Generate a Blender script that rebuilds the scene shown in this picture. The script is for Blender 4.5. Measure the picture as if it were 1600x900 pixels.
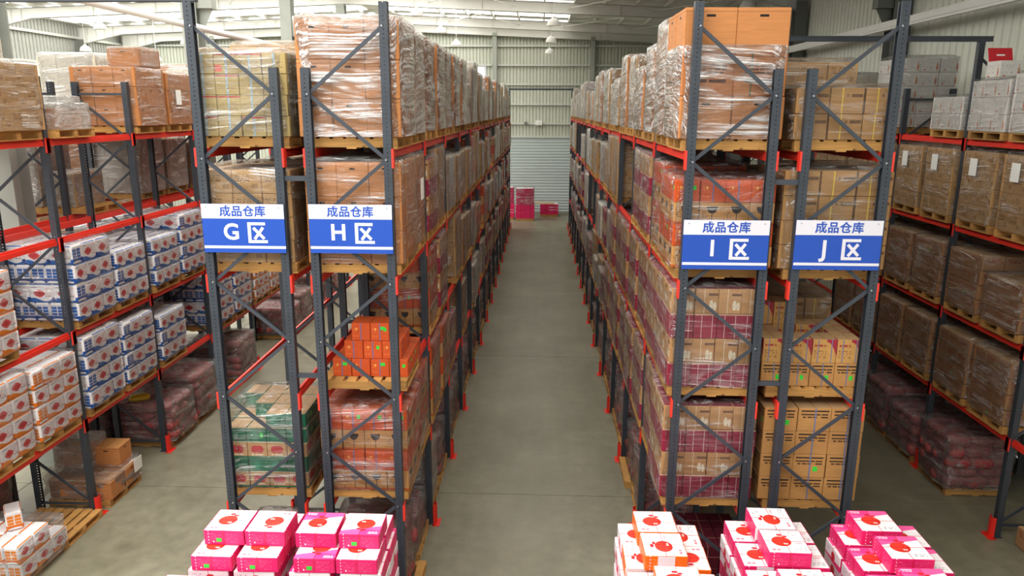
import bpy, math, random, zlib
from mathutils import Vector, Matrix, Euler, noise as mnoise
random.seed(7)
SC = bpy.context.scene
COL = SC.collection
for o in list(bpy.data.objects):
    bpy.data.objects.remove(o)
rad = math.radians
# ------------------------------------------------------------------ camera
FPX, PITCH, YAW, ROLL, CAMH = 1171.35, 13.387, 2.105, 0.255, 6.933
cam_d = bpy.data.cameras.new('camera')
cam_d.sensor_fit = 'HORIZONTAL'
cam_d.sensor_width = 36.0
cam_d.lens = FPX / 1600 * 36.0
cam_d.clip_end = 300
cam = bpy.data.objects.new('camera', cam_d)
COL.objects.link(cam)
_m = Matrix.Rotation(rad(YAW), 4, 'Z') @ Matrix.Rotation(rad(90 - PITCH), 4, 'X') @ Matrix.Rotation(rad(ROLL), 4, 'Z')
cam.matrix_world = Matrix.Translation((0, 0, CAMH)) @ _m
SC.camera = cam
# ------------------------------------------------------------------ world, light, exposure
wd = bpy.data.worlds.new('overcast_daylight')
SC.world = wd
wd.use_nodes = True
_bg = wd.node_tree.nodes['Background']
_bg.inputs[0].default_value = (0.93, 0.97, 1.0, 1)
_bg.inputs[1].default_value = 0.6
FRONT_FILLS = [  # x, y, size x, size y, watts: unseen area lights added to brighten the rack fronts
    (-7.0, 0.5, 26.0, 3.0, 1100), (-10.0, 6.0, 28.0, 2.4, 700)]
ROOF_GLOW = 4.4      # radiance of the translucent roof bays (emitted in place of daylight)
for (x, y, sx, sy, w) in FRONT_FILLS:
    ld = bpy.data.lights.new('front_fill', 'AREA')
    ld.shape = 'RECTANGLE'
    ld.size, ld.size_y = sx, sy
    ld.energy = w
    ld.color = (1.0, 0.985, 0.95)
    lo = bpy.data.objects.new('front_fill', ld)
    lo.location = (x, y, 11.25)
    COL.objects.link(lo)
VS = SC.view_settings
SC.display_settings.display_device = 'sRGB'
VS.view_transform = 'Standard'
VS.look = 'None'
VS.gamma = 1.0
VS.use_curve_mapping = False
VS.exposure = 0.44
SC.cycles.use_denoising = True
SC.cycles.max_bounces = 6
SC.cycles.diffuse_bounces = 4
SC.cycles.glossy_bounces = 2
SC.cycles.transparent_max_bounces = 20
SC.cycles.caustics_reflective = False
SC.cycles.caustics_refractive = False

# ------------------------------------------------------------------ node helpers
def lin(h):
    h = h.lstrip('#')
    c = [int(h[i:i + 2], 16) / 255 for i in (0, 2, 4)]
    return tuple((v / 12.92 if v <= .04045 else ((v + .055) / 1.055) ** 2.4) for v in c)

class V:
    """a scalar socket or number with arithmetic that adds Math nodes"""
    def __init__(s, b, k): s.b, s.k = b, k
    def _o(s, op, o=None, o2=None): return s.b.math(op, s, o, o2)
    def __add__(s, o): return s._o('ADD', o)
    def __sub__(s, o): return s._o('SUBTRACT', o)
    def __mul__(s, o): return s._o('MULTIPLY', o)
    def __truediv__(s, o): return s._o('DIVIDE', o)
    def __rsub__(s, o): return s.b.math('SUBTRACT', o, s)
    __radd__ = __add__
    __rmul__ = __mul__
    def __gt__(s, o): return s._o('GREATER_THAN', o)
    def __lt__(s, o): return s._o('LESS_THAN', o)
    def frac(s): return s._o('FRACT')
    def floor(s): return s._o('FLOOR')
    def abs(s): return s._o('ABSOLUTE')
    def max(s, o): return s._o('MAXIMUM', o)
    def min(s, o): return s._o('MINIMUM', o)
    def sqrt(s): return s._o('SQRT')
    def pow(s, p): return s._o('POWER', p)
    def inv(s): return s.b.math('SUBTRACT', 1.0, s)
    def clamp(s): return s.b.math('ADD', s, 0.0, clamp=True)

class B:
    """builder of one material"""
    def __init__(s, name):
        s.mat = bpy.data.materials.new(name)
        s.mat.use_nodes = True
        s.nt = s.mat.node_tree
        s.nt.nodes.clear()
        s.out = s.nt.nodes.new('ShaderNodeOutputMaterial')
        s._tc = s._oi = s._geo = None
    def n(s, t): return s.nt.nodes.new('ShaderNode' + t)
    def put(s, inp, v):
        if isinstance(v, V): v = v.k
        if isinstance(v, bpy.types.NodeSocket): s.nt.links.new(v, inp)
        elif isinstance(v, (tuple, list)): inp.default_value = tuple(v) + ((1,) if len(v) == 3 and len(inp.default_value) == 4 else ())
        else: inp.default_value = v
    def math(s, op, a, b=None, c=None, clamp=False):
        n = s.n('Math'); n.operation = op; n.use_clamp = clamp
        for i, v in enumerate((a, b, c)):
            if v is not None: s.put(n.inputs[i], v)
        return V(s, n.outputs[0])
    def tc(s, k):
        if s._tc is None: s._tc = s.n('TexCoord')
        return s._tc.outputs[k]
    def uv(s):
        x = s.n('SeparateXYZ'); s.nt.links.new(s.tc('UV'), x.inputs[0])
        return V(s, x.outputs[0]), V(s, x.outputs[1])
    def rnd(s):
        if s._oi is None: s._oi = s.n('ObjectInfo')
        return V(s, s._oi.outputs['Random'])
    def island(s):
        if s._geo is None: s._geo = s.n('NewGeometry')
        return V(s, s._geo.outputs['Random Per Island'])
    def comb(s, x, y, z):
        n = s.n('CombineXYZ')
        for i, v in enumerate((x, y, z)): s.put(n.inputs[i], v)
        return n.outputs[0]
    def noise(s, vec, scale=1.0, detail=2.0, rough=.5, dist=0.0):
        n = s.n('TexNoise'); s.put(n.inputs['Vector'], vec)
        n.inputs['Scale'].default_value = scale; n.inputs['Detail'].default_value = detail
        n.inputs['Roughness'].default_value = rough; n.inputs['Distortion'].default_value = dist
        return V(s, n.outputs['Fac'])
    def scaled(s, vec, sc, off=None):
        n = s.n('Mapping'); s.put(n.inputs['Vector'], vec); n.inputs['Scale'].default_value = sc
        if off is not None: s.put(n.inputs['Location'], off)
        return n.outputs[0]
    def ramp(s, f, a, b, lo=0.0, hi=1.0):
        n = s.n('MapRange'); s.put(n.inputs['Value'], f)
        for k, v in (('From Min', a), ('From Max', b), ('To Min', lo), ('To Max', hi)): n.inputs[k].default_value = v
        return V(s, n.outputs['Result'])
    def mix(s, f, a, b):
        n = s.n('Mix'); n.data_type = 'RGBA'; n.clamp_factor = True
        s.put(n.inputs['Factor'], f); s.put(n.inputs['A'] if False else n.inputs[6], a); s.put(n.inputs[7], b)
        return n.outputs[2]
    def scale_col(s, c, f):
        n = s.n('Mix'); n.data_type = 'RGBA'; n.blend_type = 'MULTIPLY'
        n.inputs['Factor'].default_value = 1.0; s.put(n.inputs[6], c)
        g = s.n('CombineColor')
        for i in range(3): s.put(g.inputs[i], f)
        s.nt.links.new(g.outputs[0], n.inputs[7])
        return n.outputs[2]
    def bump(s, h, strength=.3, dist=.01):
        n = s.n('Bump'); n.inputs['Strength'].default_value = strength; n.inputs['Distance'].default_value = dist
        s.put(n.inputs['Height'], h); return n.outputs[0]
    def principled(s, color, rough=.6, metal=0.0, normal=None, coat=None, spec=None):
        p = s.n('BsdfPrincipled'); s.put(p.inputs['Base Color'], color); s.put(p.inputs['Roughness'], rough)
        p.inputs['Metallic'].default_value = metal
        if normal is not None: s.nt.links.new(normal, p.inputs['Normal'])
        if spec is not None: p.inputs['Specular IOR Level'].default_value = spec
        return p.outputs[0]
    def done(s, sh):
        s.nt.links.new(sh, s.out.inputs[0]); return s.mat

def rect(u, v, u0, u1, v0, v1): return (u > u0) * (u < u1) * (v > v0) * (v < v1)
def ell(u, v, cu, cv, ru, rv):
    du, dv = (u - cu) / ru, (v - cv) / rv
    return (du * du + dv * dv) < 1.0
def diamond(u, v, cu, cv, ru, rv): return (((u - cu).abs() / ru).pow(1.35) + ((v - cv).abs() / rv).pow(1.35)) < 1.0

def scrib(b, u, v, u0, u1, v0, v1, rows, dens=30.0, th=.48):
    """rows of small unreadable print inside a rectangle"""
    t = (v - v0) / (v1 - v0) * rows
    w = b.noise(b.comb(u * dens, t.floor() * 7.3 + 1.7, 0.0), 1.0, 1.0)
    return rect(u, v, u0, u1, v0, v1) * ((t.frac() - .5).abs() < .27) * (w > th)

def plain(name, col, rough=.5, metal=0.0, var=.0, bumpy=0.0, spec=None, dirt=0.0):
    b = B(name)
    c = lin(col)
    if var: c = b.scale_col(c, 1.0 - var + b.rnd() * (2 * var))
    nm = None
    if dirt:
        d = b.noise(b.tc('Object'), 3.0, 4.0)
        c = b.scale_col(c, b.ramp(d, .3, .7, 1.0 - dirt, 1.0 + dirt * .3))
    if bumpy: nm = b.bump(b.noise(b.tc('Object'), 14.0, 3.0), bumpy, .02)
    return b.done(b.principled(c, rough, metal, nm, spec=spec))

M = {}
def carton(name, base, prints=(), var=.10, rough=.62, grain=0.0):
    """board box: colour, per box shade, grain, and flat prints on its upright faces (UV 0..1)"""
    b = B(name)
    u, v = b.uv()
    r = b.island() * .5 + b.rnd() * .5
    c = b.scale_col(lin(base), 1.0 - var + r * (2 * var))
    if grain:
        g = b.noise(b.comb(u * 1.6 + r * 9.0, v * 14.0, r * 5.0), 1.0, 3.0, .6, .6)
        c = b.scale_col(c, b.ramp(g, .3, .7, 1.0 - grain, 1.0 + grain))
    else:
        g = b.noise(b.comb(u * 3.0, v * 5.0, r * 9.0), 1.0, 3.0)
        c = b.scale_col(c, b.ramp(g, .3, .7, .93, 1.05))
    for f, col in prints:
        c = b.mix(f(b, u, v, r), c, lin(col))
    M[name] = b.done(b.principled(c, rough, spec=.3))
    return M[name]

seam = lambda b, u, v, r: ((v - .5).abs() < .02)
# tops: a taped seam
carton('brown_top', 'ae7b48', [(lambda b, u, v, r: (u - .5).abs() < .015, '8d5f3a')], grain=.08)
carton('brown_side', 'b97a47', [
    (lambda b, u, v, r: (v > .90) * (v < .915), '8a5434'),
    (lambda b, u, v, r: ((u - .5).abs() < .085) * ((v - .82).abs() < .028), '15100d')], grain=.10)
carton('brown_print', 'b57241', [
    (lambda b, u, v, r: (v > .90) * (v < .915), '7d4a2c'),
    (lambda b, u, v, r: scrib(b, u, v, .2, .85, .50, .74, 3, 26.0, .42), '55301d'),
    (lambda b, u, v, r: scrib(b, u, v, .2, .85, .28, .42, 1, 14.0, .40), '55301d'),
    (lambda b, u, v, r: (u - .33).abs() < .016, '5c5a3c')], grain=.10)
carton('kraft_top', 'b3926a', [(lambda b, u, v, r: (u - .5).abs() < .03, '9c7c55')])
carton('kraft_side', 'b08a5c', [
    (lambda b, u, v, r: scrib(b, u, v, .12, .6, .5, .8, 3, 18.0, .5), '6d4c30'),
    (lambda b, u, v, r: rect(u, v, .66, .88, .2, .42), '97724a')])
carton('olive_side', 'a9935f', [
    (lambda b, u, v, r: (u - .5).abs() < .045, '8fa3ae'),
    (lambda b, u, v, r: scrib(b, u, v, .1, .9, .25, .6, 3, 16.0, .52), '8d744b'),
    (lambda b, u, v, r: (v > .88) * (v < .96) * (r > .55), 'a8453e'),
    (lambda b, u, v, r: rect(u, v, .02, .3, .1, .42) * (r > .7), 'c8574a')])
carton('orange_top', 'a8481f')
carton('orange_side', 'c24d1f', [
    (lambda b, u, v, r: (u - .5).abs() < .035, '7b5f7c'),
    (lambda b, u, v, r: scrib(b, u, v, .1, .42, .2, .75, 4, 16.0, .55), 'd97a3c'),
    (lambda b, u, v, r: ell(u, v, .25, .66, .05, .07), 'e0a04a'),
    (lambda b, u, v, r: rect(u, v, .70, .86, .55, .75) * (r.frac() > .62), '35c83a')], var=.07)
carton('orange_goblet', 'bd8a52', [
    (lambda b, u, v, r: ell(u, v, .5, .80, .22, .30) * (v < .82), '2c211c'),
    (lambda b, u, v, r: rect(u, v, .485, .515, .12, .6), '2c211c'),
    (lambda b, u, v, r: (v < .12), 'b5541f'),
    (lambda b, u, v, r: scrib(b, u, v, .05, .28, .3, .6, 3, 14.0, .5), '7a5330')], var=.07)
carton('crimson_side', '93263d', [
    (lambda b, u, v, r: ((u - .33).abs() < .012).max((u - .8).abs() < .012), 'd8b9bd'),
    (lambda b, u, v, r: (v > .94), 'c9a083'),
    (lambda b, u, v, r: (v - .5).abs() < .010, 'b56878')], var=.08)
carton('crimson_top', '7c2033')
carton('hand_side', 'b78a5c', [
    (lambda b, u, v, r: ell(u, v, .70, .34, .09, .2).max(ell(u, v, .86, .30, .07, .17)), 'd9cbb2'),
    (lambda b, u, v, r: scrib(b, u, v, .56, .98, .68, .86, 1, 13.0, .4), '6f4a34'),
    (lambda b, u, v, r: (u - .4).abs() < .014, 'd6c3a6')], var=.08)
carton('green_side', '1f6a4c', [
    (lambda b, u, v, r: ell(u, v, .4, .5, .2, .3), '2d8060'),
    (lambda b, u, v, r: rect(u, v, .68, .84, .4, .7) * (r > .7), '3fd04a'),
    (lambda b, u, v, r: (v < .1), 'cdbfa0')], var=.1)
carton('heart_side', 'bf9465', [
    (lambda b, u, v, r: ell(u, v, .38, .6, .2, .26).max(ell(u, v, .62, .6, .2, .26)), 'b8353a'),
    (lambda b, u, v, r: (v < .13), '1f6a4c'),
    (lambda b, u, v, r: scrib(b, u, v, .2, .8, .16, .3, 1, 20.0, .45), 'eadfc8')], var=.08)
carton('yellow_strap_side', 'a97f4f', [
    (lambda b, u, v, r: (u - .36).abs() < .018, 'd8b544'),
    (lambda b, u, v, r: scrib(b, u, v, .48, .95, .58, .82, 1, 12.0, .42), '6a4a2e'),
    (lambda b, u, v, r: (u - .98).abs() < .012, '5d4027')])
carton('blue_strap_side', 'b98850', [
    (lambda b, u, v, r: rect(u, v, .08, .92, .84, .9), '2e241d'),
    (lambda b, u, v, r: scrib(b, u, v, .08, .9, .55, .78, 2, 11.0, .45), '4b3524'),
    (lambda b, u, v, r: (u - .52).abs() < .022, '6d7596'),
    (lambda b, u, v, r: rect(u, v, .62, .76, .28, .48) * (r > .52), '36d23e')], var=.07)
carton('swoosh_side', 'c29355', [
    (lambda b, u, v, r: (ell(u, v, .55, .0, .46, .9).inv()) * (u > .58) * (v > .35), 'a02a3c'),
    (lambda b, u, v, r: scrib(b, u, v, .08, .55, .66, .82, 1, 15.0, .42), 'a03a2a'),
    (lambda b, u, v, r: scrib(b, u, v, .08, .6, .2, .55, 4, 16.0, .52), '8a5d35'),
    (lambda b, u, v, r: ((u - .25).abs() < .02).max((u - .8).abs() < .02), '6d7596')], var=.06)
carton('redprint_side', '9c7350', [
    (lambda b, u, v, r: scrib(b, u, v, .1, .9, .55, .85, 2, 9.0, .5), '8e3b30'),
    (lambda b, u, v, r: (v < .06), '6d4a33'),
    (lambda b, u, v, r: rect(u, v, .7, .8, .2, .35) * (r > .75), '36d23e')], var=.13)
carton('white_top', 'd8d6d2')
carton('bottle_side', 'cfccc6', [
    (lambda b, u, v, r: scrib(b, u, v, .06, .6, .3, .8, 4, 16.0, .58), 'aaa6a2'),
    (lambda b, u, v, r: (rect(u, v, .82, .91, .12, .62).max(rect(u, v, .85, .88, .6, .82))) * (r > .35), 'b98a66'),
    (lambda b, u, v, r: rect(u, v, .82, .91, .3, .42) * (r > .35), 'b8564a'),
    (lambda b, u, v, r: scrib(b, u, v, .1, .3, .1, .26, 1, 9.0, .4), 'c0736a')], var=.05)
carton('purple_side', 'a76a9f', [
    (lambda b, u, v, r: ell(u, v, .5, .5, .28, .2), 'b23248'),
    (lambda b, u, v, r: (v > .8), 'c99ac0')], var=.08)
carton('wine_side', '4f1420', [
    (lambda b, u, v, r: ((u - .5).abs() < .012).max((v - .5).abs() < .012), '9a6a60')], var=.1)
carton('taupe_side', '8d7a6b', [(lambda b, u, v, r: (v > .9), '9d8b7b')], var=.14)
carton('cream_side', 'cfc6b2', [(lambda b, u, v, r: scrib(b, u, v, .2, .8, .3, .7, 3, 12.0, .55), 'a79c86')], var=.06)

def tissue(tag, col, dark):
    wave = lambda b, u, v: v < (b.math('SINE', u * 6.3 + .4) * .09 + .18)
    carton('tissue_%s_face' % tag, 'e6e4e6', [
        (lambda b, u, v, r: wave(b, u, v), col),
        (lambda b, u, v, r: (v > .95), col),
        (lambda b, u, v, r: diamond(u, v, .44, .50, .25, .22), 'cd5558'),
        (lambda b, u, v, r: diamond(u, v, .44, .50, .17, .12), 'bb383c'),
        (lambda b, u, v, r: scrib(b, u, v, .1, .4, .78, .86, 1, 20.0, .4), '8c8a94'),
        (lambda b, u, v, r: (ell(u, v, .86, .62, .16, .2) * ell(u, v, .86, .62, .13, .17).inv()), 'dba9a5'),
        (lambda b, u, v, r: scrib(b, u, v, .66, .92, .3, .4, 1, 20.0, .4), 'a08a86')], var=.03, rough=.35)
    carton('tissue_%s_end' % tag, 'e6e4e6', [
        (lambda b, u, v, r: (v < .30), dark),
        (lambda b, u, v, r: rect(u, v, .1, .9, .32, .84) * ((((v - .32) / .17).frac() < .86)) * ((u - .5).abs() > .03), col),
        (lambda b, u, v, r: ell(u, v, .5, .1, .42, .07), 'e8e6e8')], var=.03, rough=.35)
    carton('tissue_%s_top' % tag, 'e4e2e4', [
        (lambda b, u, v, r: (v - .5).abs() > .47, col)], var=.03, rough=.35)
tissue('blue', '2f63ae', '214e96')
tissue('orange', 'e07f1e', 'd9701a')

def gift(tag, top_prints, side):
    carton('gift_%s_top' % tag, 'ece7ea', top_prints, var=.02, rough=.4)
PINK = 'd92466'
fruit = [
    (lambda b, u, v, r: ell(u, v, .42, .50, .23, .21), 'df3a2c'),
    (lambda b, u, v, r: ell(u, v, .42, .50, .23, .21) * ell(u, v, .36, .57, .23, .2).inv(), 'c92a22'),
    (lambda b, u, v, r: ell(u, v, .50, .40, .055, .032), 'f3d9cf'),
    (lambda b, u, v, r: ell(u, v, .56, .72, .055, .04).max(ell(u, v, .44, .78, .07, .045)), 'd2262c')]
gift('white', fruit + [
    (lambda b, u, v, r: scrib(b, u, v, .06, .3, .68, .92, 5, 30.0, .52), 'b4b4ba'),
    (lambda b, u, v, r: scrib(b, u, v, .64, .94, .74, .92, 3, 30.0, .52), 'a8a8ae'),
    (lambda b, u, v, r: scrib(b, u, v, .66, .9, .38, .46, 1, 30.0, .45), 'dfa0a8'),
    (lambda b, u, v, r: scrib(b, u, v, .64, .94, .1, .24, 2, 26.0, .5), 'a8a6ac'),
    (lambda b, u, v, r: scrib(b, u, v, .1, .3, .08, .2, 1, 13.0, .4), 'dd7a8c')], 'pink')
gift('blush', [
    (lambda b, u, v, r: (v > .58 + u * .25), 'ee5c9c'),
    (lambda b, u, v, r: (v > .8 - u * .2) * (u < .5), 'f0418a')] + fruit + [
    (lambda b, u, v, r: scrib(b, u, v, .05, .3, .84, .95, 2, 22.0, .45), 'f7dbe6'),
    (lambda b, u, v, r: scrib(b, u, v, .6, .9, .12, .25, 2, 22.0, .5), '9c9aa0')], 'pink')
for tag, c, c2 in (('pink', PINK, 'e35488'), ('orange', 'e06412', 'e98038')):
    carton('gift_%s_side' % tag, c, [
        (lambda b, u, v, r: (u - .5).abs() < .006, 'b01c34'),
        (lambda b, u, v, r: scrib(b, u, v, .17, .46, .14, .84, 6, 34.0, .52), c2),
        (lambda b, u, v, r: scrib(b, u, v, .54, .86, .14, .84, 6, 34.0, .52), c2),
        (lambda b, u, v, r: ((u - .12).abs() < .013) * (((v * 4.6).frac() - .5).abs() < .22), 'efb0c6'),
        (lambda b, u, v, r: ell(u, v, .24, .22, .016, .06), 'f8e8ee')], var=.03, rough=.4)
carton('gift_white_side', 'e7dfe4', [
    (lambda b, u, v, r: (v < .25 + (u - .5) * .3), 'e23a78'),
    (lambda b, u, v, r: ell(u, v, .55, .45, .12, .3), 'c7303a'),
    (lambda b, u, v, r: scrib(b, u, v, .1, .36, .5, .8, 2, 22.0, .5), 'a09aa0'),
    (lambda b, u, v, r: (u - .5).abs() < .006, '8c6a72')], var=.03, rough=.4)
carton('gift_far_side', 'd62a63', [
    (lambda b, u, v, r: (v > .6 + u * .3) * (r > .75), 'cfc4c8'),
    (lambda b, u, v, r: ell(u, v, .6, .62, .12, .2), 'b02033')], var=.1, rough=.45)

# stretch film: clear, with whitish glossy stretch streaks
def film(name, amount, tint='f2f2f2', haze=.02, gloss=.85, side_sheen=0.0):
    b = B(name)
    u, v = b.uv()
    r = b.rnd() * 37.0
    wig = b.noise(b.comb(u * .9, v * 1.2, r), 1.0, 2.0)
    vv = v + (u - u.floor()) * .22 * b.math('SINE', r * 3.1) + wig * .5
    s1 = b.noise(b.comb(u * 1.3 + r, vv * 36.0, r), 1.0, 3.0, .62)
    s2 = b.noise(b.comb(u * 3.6, v * 4.2, r + 11.0), 1.0, 3.0, .6, .8)
    s3 = b.noise(b.comb(u * 5.0 + r, v * 5.0, r + 3.0), 1.0, 4.0, .6, 1.6)
    s2c = s2
    if side_sheen: s2c = s2 + b.math('COSINE', u * (2 * math.pi / 4.6)).abs().pow(2.0) * side_sheen   # sheen painted in: whiter on the two x-facing sides
    st = b.ramp(s1, .54 - side_sheen * .4, .64) * b.ramp(s2c, .47, .60)
    rid = ((s3 - .5).abs() * 9.0).clamp().inv() * .35 * b.ramp(s2, .45, .6)
    lw = b.n('LayerWeight'); lw.inputs[0].default_value = .22
    nm = b.bump(s1 * .45 + s2 * 1.2 + (s3 - .5).abs() * 1.4, .9, .035)
    b.nt.links.new(nm, lw.inputs['Normal'])
    fr = V(b, lw.outputs['Fresnel'])
    gl = b.n('BsdfGlossy'); gl.inputs['Color'].default_value = (.95, .95, .95, 1); gl.inputs['Roughness'].default_value = .13
    b.nt.links.new(nm, gl.inputs['Normal'])
    df = b.n('BsdfDiffuse'); df.inputs['Color'].default_value = lin(tint) + (1,); b.nt.links.new(nm, df.inputs['Normal'])
    tr = b.n('BsdfTransparent'); tr.inputs[0].default_value = (.985, .985, .985, 1)
    m1 = b.n('MixShader'); b.put(m1.inputs[0], (haze + st * amount + rid * amount).clamp())
    b.nt.links.new(tr.outputs[0], m1.inputs[1]); b.nt.links.new(df.outputs[0], m1.inputs[2])
    m2 = b.n('MixShader'); b.put(m2.inputs[0], (fr * gloss + st * .30 + .02).clamp())
    b.nt.links.new(m1.outputs[0], m2.inputs[1]); b.nt.links.new(gl.outputs[0], m2.inputs[2])
    M[name] = b.done(m2.outputs[0])
film('stretch_film', .40, haze=.012, gloss=.6)
film('sheen_film', .72, 'fafafa', .015, 1.1, .16)  # stretch film copy with a white sheen painted in for the top loads
film('clear_film', .22, haze=.0, gloss=.6)
film('thick_film', .7, 'e6e2dc', .20)
film('sack_film', .45, 'd8d4d4', .07)

# steel, wood, sacks, concrete, wall sheet
M['upright_steel'] = plain('upright_steel', '343a42', .45, 0.0, .06, dirt=.25)
M['brace_steel'] = plain('brace_steel', '393e46', .42, 0.0, .05)
def holed(name, hu, hv):
    b = B(name)
    u, v = b.uv()
    d = ((u - .5).abs() < hu) * (((v / .05).frac() - .5).abs() < hv)
    d2 = b.noise(b.tc('Object'), 4.0, 4.0)
    p = b.principled(b.scale_col(lin('343a42'), b.ramp(d2, .3, .7, .8, 1.1)), .45)
    t = b.n('BsdfTransparent'); mx = b.n('MixShader')
    b.put(mx.inputs[0], d); b.nt.links.new(p, mx.inputs[1]); b.nt.links.new(t.outputs[0], mx.inputs[2])
    M[name] = b.done(mx.outputs[0])
holed('punched_steel', .12, .2)
holed('fine_punched_steel', .06, .12)
M['red_steel'] = plain('red_steel', 'dc3426', .38, 0.0, .05, dirt=.1)
M['guard_red'] = plain('guard_red', 'e02a1e', .42)
M['bolt_steel'] = plain('bolt_steel', 'b9bcc0', .3, .8)
def wood(name, base):
    b = B(name)
    c = b.scale_col(lin(base), .72 + b.rnd() * .5)
    ob = b.tc('Object')
    g = b.noise(b.scaled(ob, (2.5, 2.5, 30.0)), 1.0, 4.0, .6, .5)
    k = b.noise(ob, 9.0, 2.0)
    c = b.scale_col(c, b.ramp(g, .3, .7, .75, 1.12))
    c = b.mix(b.ramp(k, .68, .75), c, lin('4b3420'))
    M[name] = b.done(b.principled(c, .7, spec=.25))
wood('pallet_wood', 'b98a4e')
wood('pallet_worn', '9c7a52')
def sack(name, base):
    b = B(name)
    r = b.rnd() * .5 + b.island() * .5
    n_ = b.noise(b.tc('Object'), 7.0, 3.0)
    c = b.mix(b.ramp(n_, .35, .7), b.scale_col(lin(base), .7 + r * .6), lin('8e6a5a'))
    M[name] = b.done(b.principled(c, .55, normal=b.bump(b.noise(b.tc('Object'), 26.0, 2.0), .5, .02)))
sack('red_sack', '9c2036')
sack('rose_sack', '8e4650')
b = B('concrete_floor')
ob = b.tc('Object')
n1 = b.noise(ob, .55, 5.0, .6); n2 = b.noise(ob, 4.0, 5.0, .65); n3 = b.noise(b.scaled(ob, (3.0, .35, 1.0)), 1.0, 3.0)
c = b.mix(b.ramp(n1, .3, .7), lin('77735f'), lin('8e8a76'))
c = b.scale_col(c, b.ramp(n2, .25, .75, .74, 1.14))
c = b.scale_col(c, b.ramp(n3, .3, .7, .92, 1.05))
c = b.mix(b.ramp(b.noise(ob, 9.0, 2.0), .72, .78) * .6, c, lin('4b4a45'))
M['concrete'] = b.done(b.principled(c, b.ramp(n2, .3, .7, .32, .5), normal=b.bump(n2, .12, .01)))
M['joint_dark'] = plain('joint_dark', '3b3a36', .9)
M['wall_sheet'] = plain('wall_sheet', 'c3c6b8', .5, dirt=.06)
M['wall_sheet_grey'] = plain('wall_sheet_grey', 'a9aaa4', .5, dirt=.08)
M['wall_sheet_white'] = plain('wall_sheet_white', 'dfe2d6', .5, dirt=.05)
M['girt_grey'] = plain('girt_grey', 'c4c7bf', .5)
M['column_grey'] = plain('column_grey', '9fa39b', .5, dirt=.08)
M['column_dark'] = plain('column_dark', '6b6d68', .55)
M['roof_sheet'] = plain('roof_sheet', 'eeeeea', .6)
M['rafter_white'] = plain('rafter_white', 'deded8', .5)
M['shutter_grey'] = plain('shutter_grey', 'a7b0ac', .45, var=.04)
M['white_paint'] = plain('white_paint', 'e8e8e4', .45)
M['sign_blue'] = plain('sign_blue', '1b4aac', .4)
M['sign_white'] = plain('sign_white', 'dcd9e2', .4)
M['paper'] = plain('paper', 'e9e9e4', .7)
M['sticker_green'] = plain('sticker_green', '2fc43a', .5)
M['cord_red'] = plain('cord_red', 'c3202e', .4)
M['lid_red'] = plain('lid_red', 'c0202c', .4)
M['lamp_shade'] = plain('lamp_shade', 'dcdcd8', .35)
M['plank_wood'] = plain('plank_wood', 'b9a27c', .7)
def emit(name, col, s):
    b = B(name); e = b.n('Emission'); e.inputs[0].default_value = lin(col) + (1,); e.inputs[1].default_value = s
    M[name] = b.done(e.outputs[0])
emit('daylight_pane', 'f6faff', 2.2)
emit('skylight_pane', 'fffdf6', ROOF_GLOW)
emit('dimmed_pane', 'fffaee', ROOF_GLOW * .48)  # same roof pane, dimmed to keep the centre aisle darker
emit('lamp_glow', 'fff6e6', 3.0)

# ------------------------------------------------------------------ mesh helpers
def mk(name, Vs, Fs, mats, mi=None, uv=None, smooth=False):
    me = bpy.data.meshes.new(name)
    me.from_pydata([tuple(v) for v in Vs], [], Fs)
    for m in mats: me.materials.append(M[m] if isinstance(m, str) else m)
    if mi: me.polygons.foreach_set('material_index', mi)
    if uv:
        l = me.uv_layers.new(name='UVMap')
        flat = [c for f in uv for p in f for c in p]
        l.data.foreach_set('uv', flat)
    if smooth: me.polygons.foreach_set('use_smooth', [True] * len(Fs))
    me.update()
    return me

def add(name, me, parent=None, loc=(0, 0, 0), rot=None, sc=None, label=None, cat=None, group=None, kind=None):
    o = bpy.data.objects.new(name, me)
    COL.objects.link(o)
    if parent is not None: o.parent = parent
    o.location = loc
    if rot is not None: o.rotation_euler = rot if isinstance(rot, (tuple, list)) else (0, 0, rot)
    if sc is not None: o.scale = sc
    if label: o['label'] = label
    if cat: o['category'] = cat
    if group: o['group'] = group
    if kind: o['kind'] = kind
    return o

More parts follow.
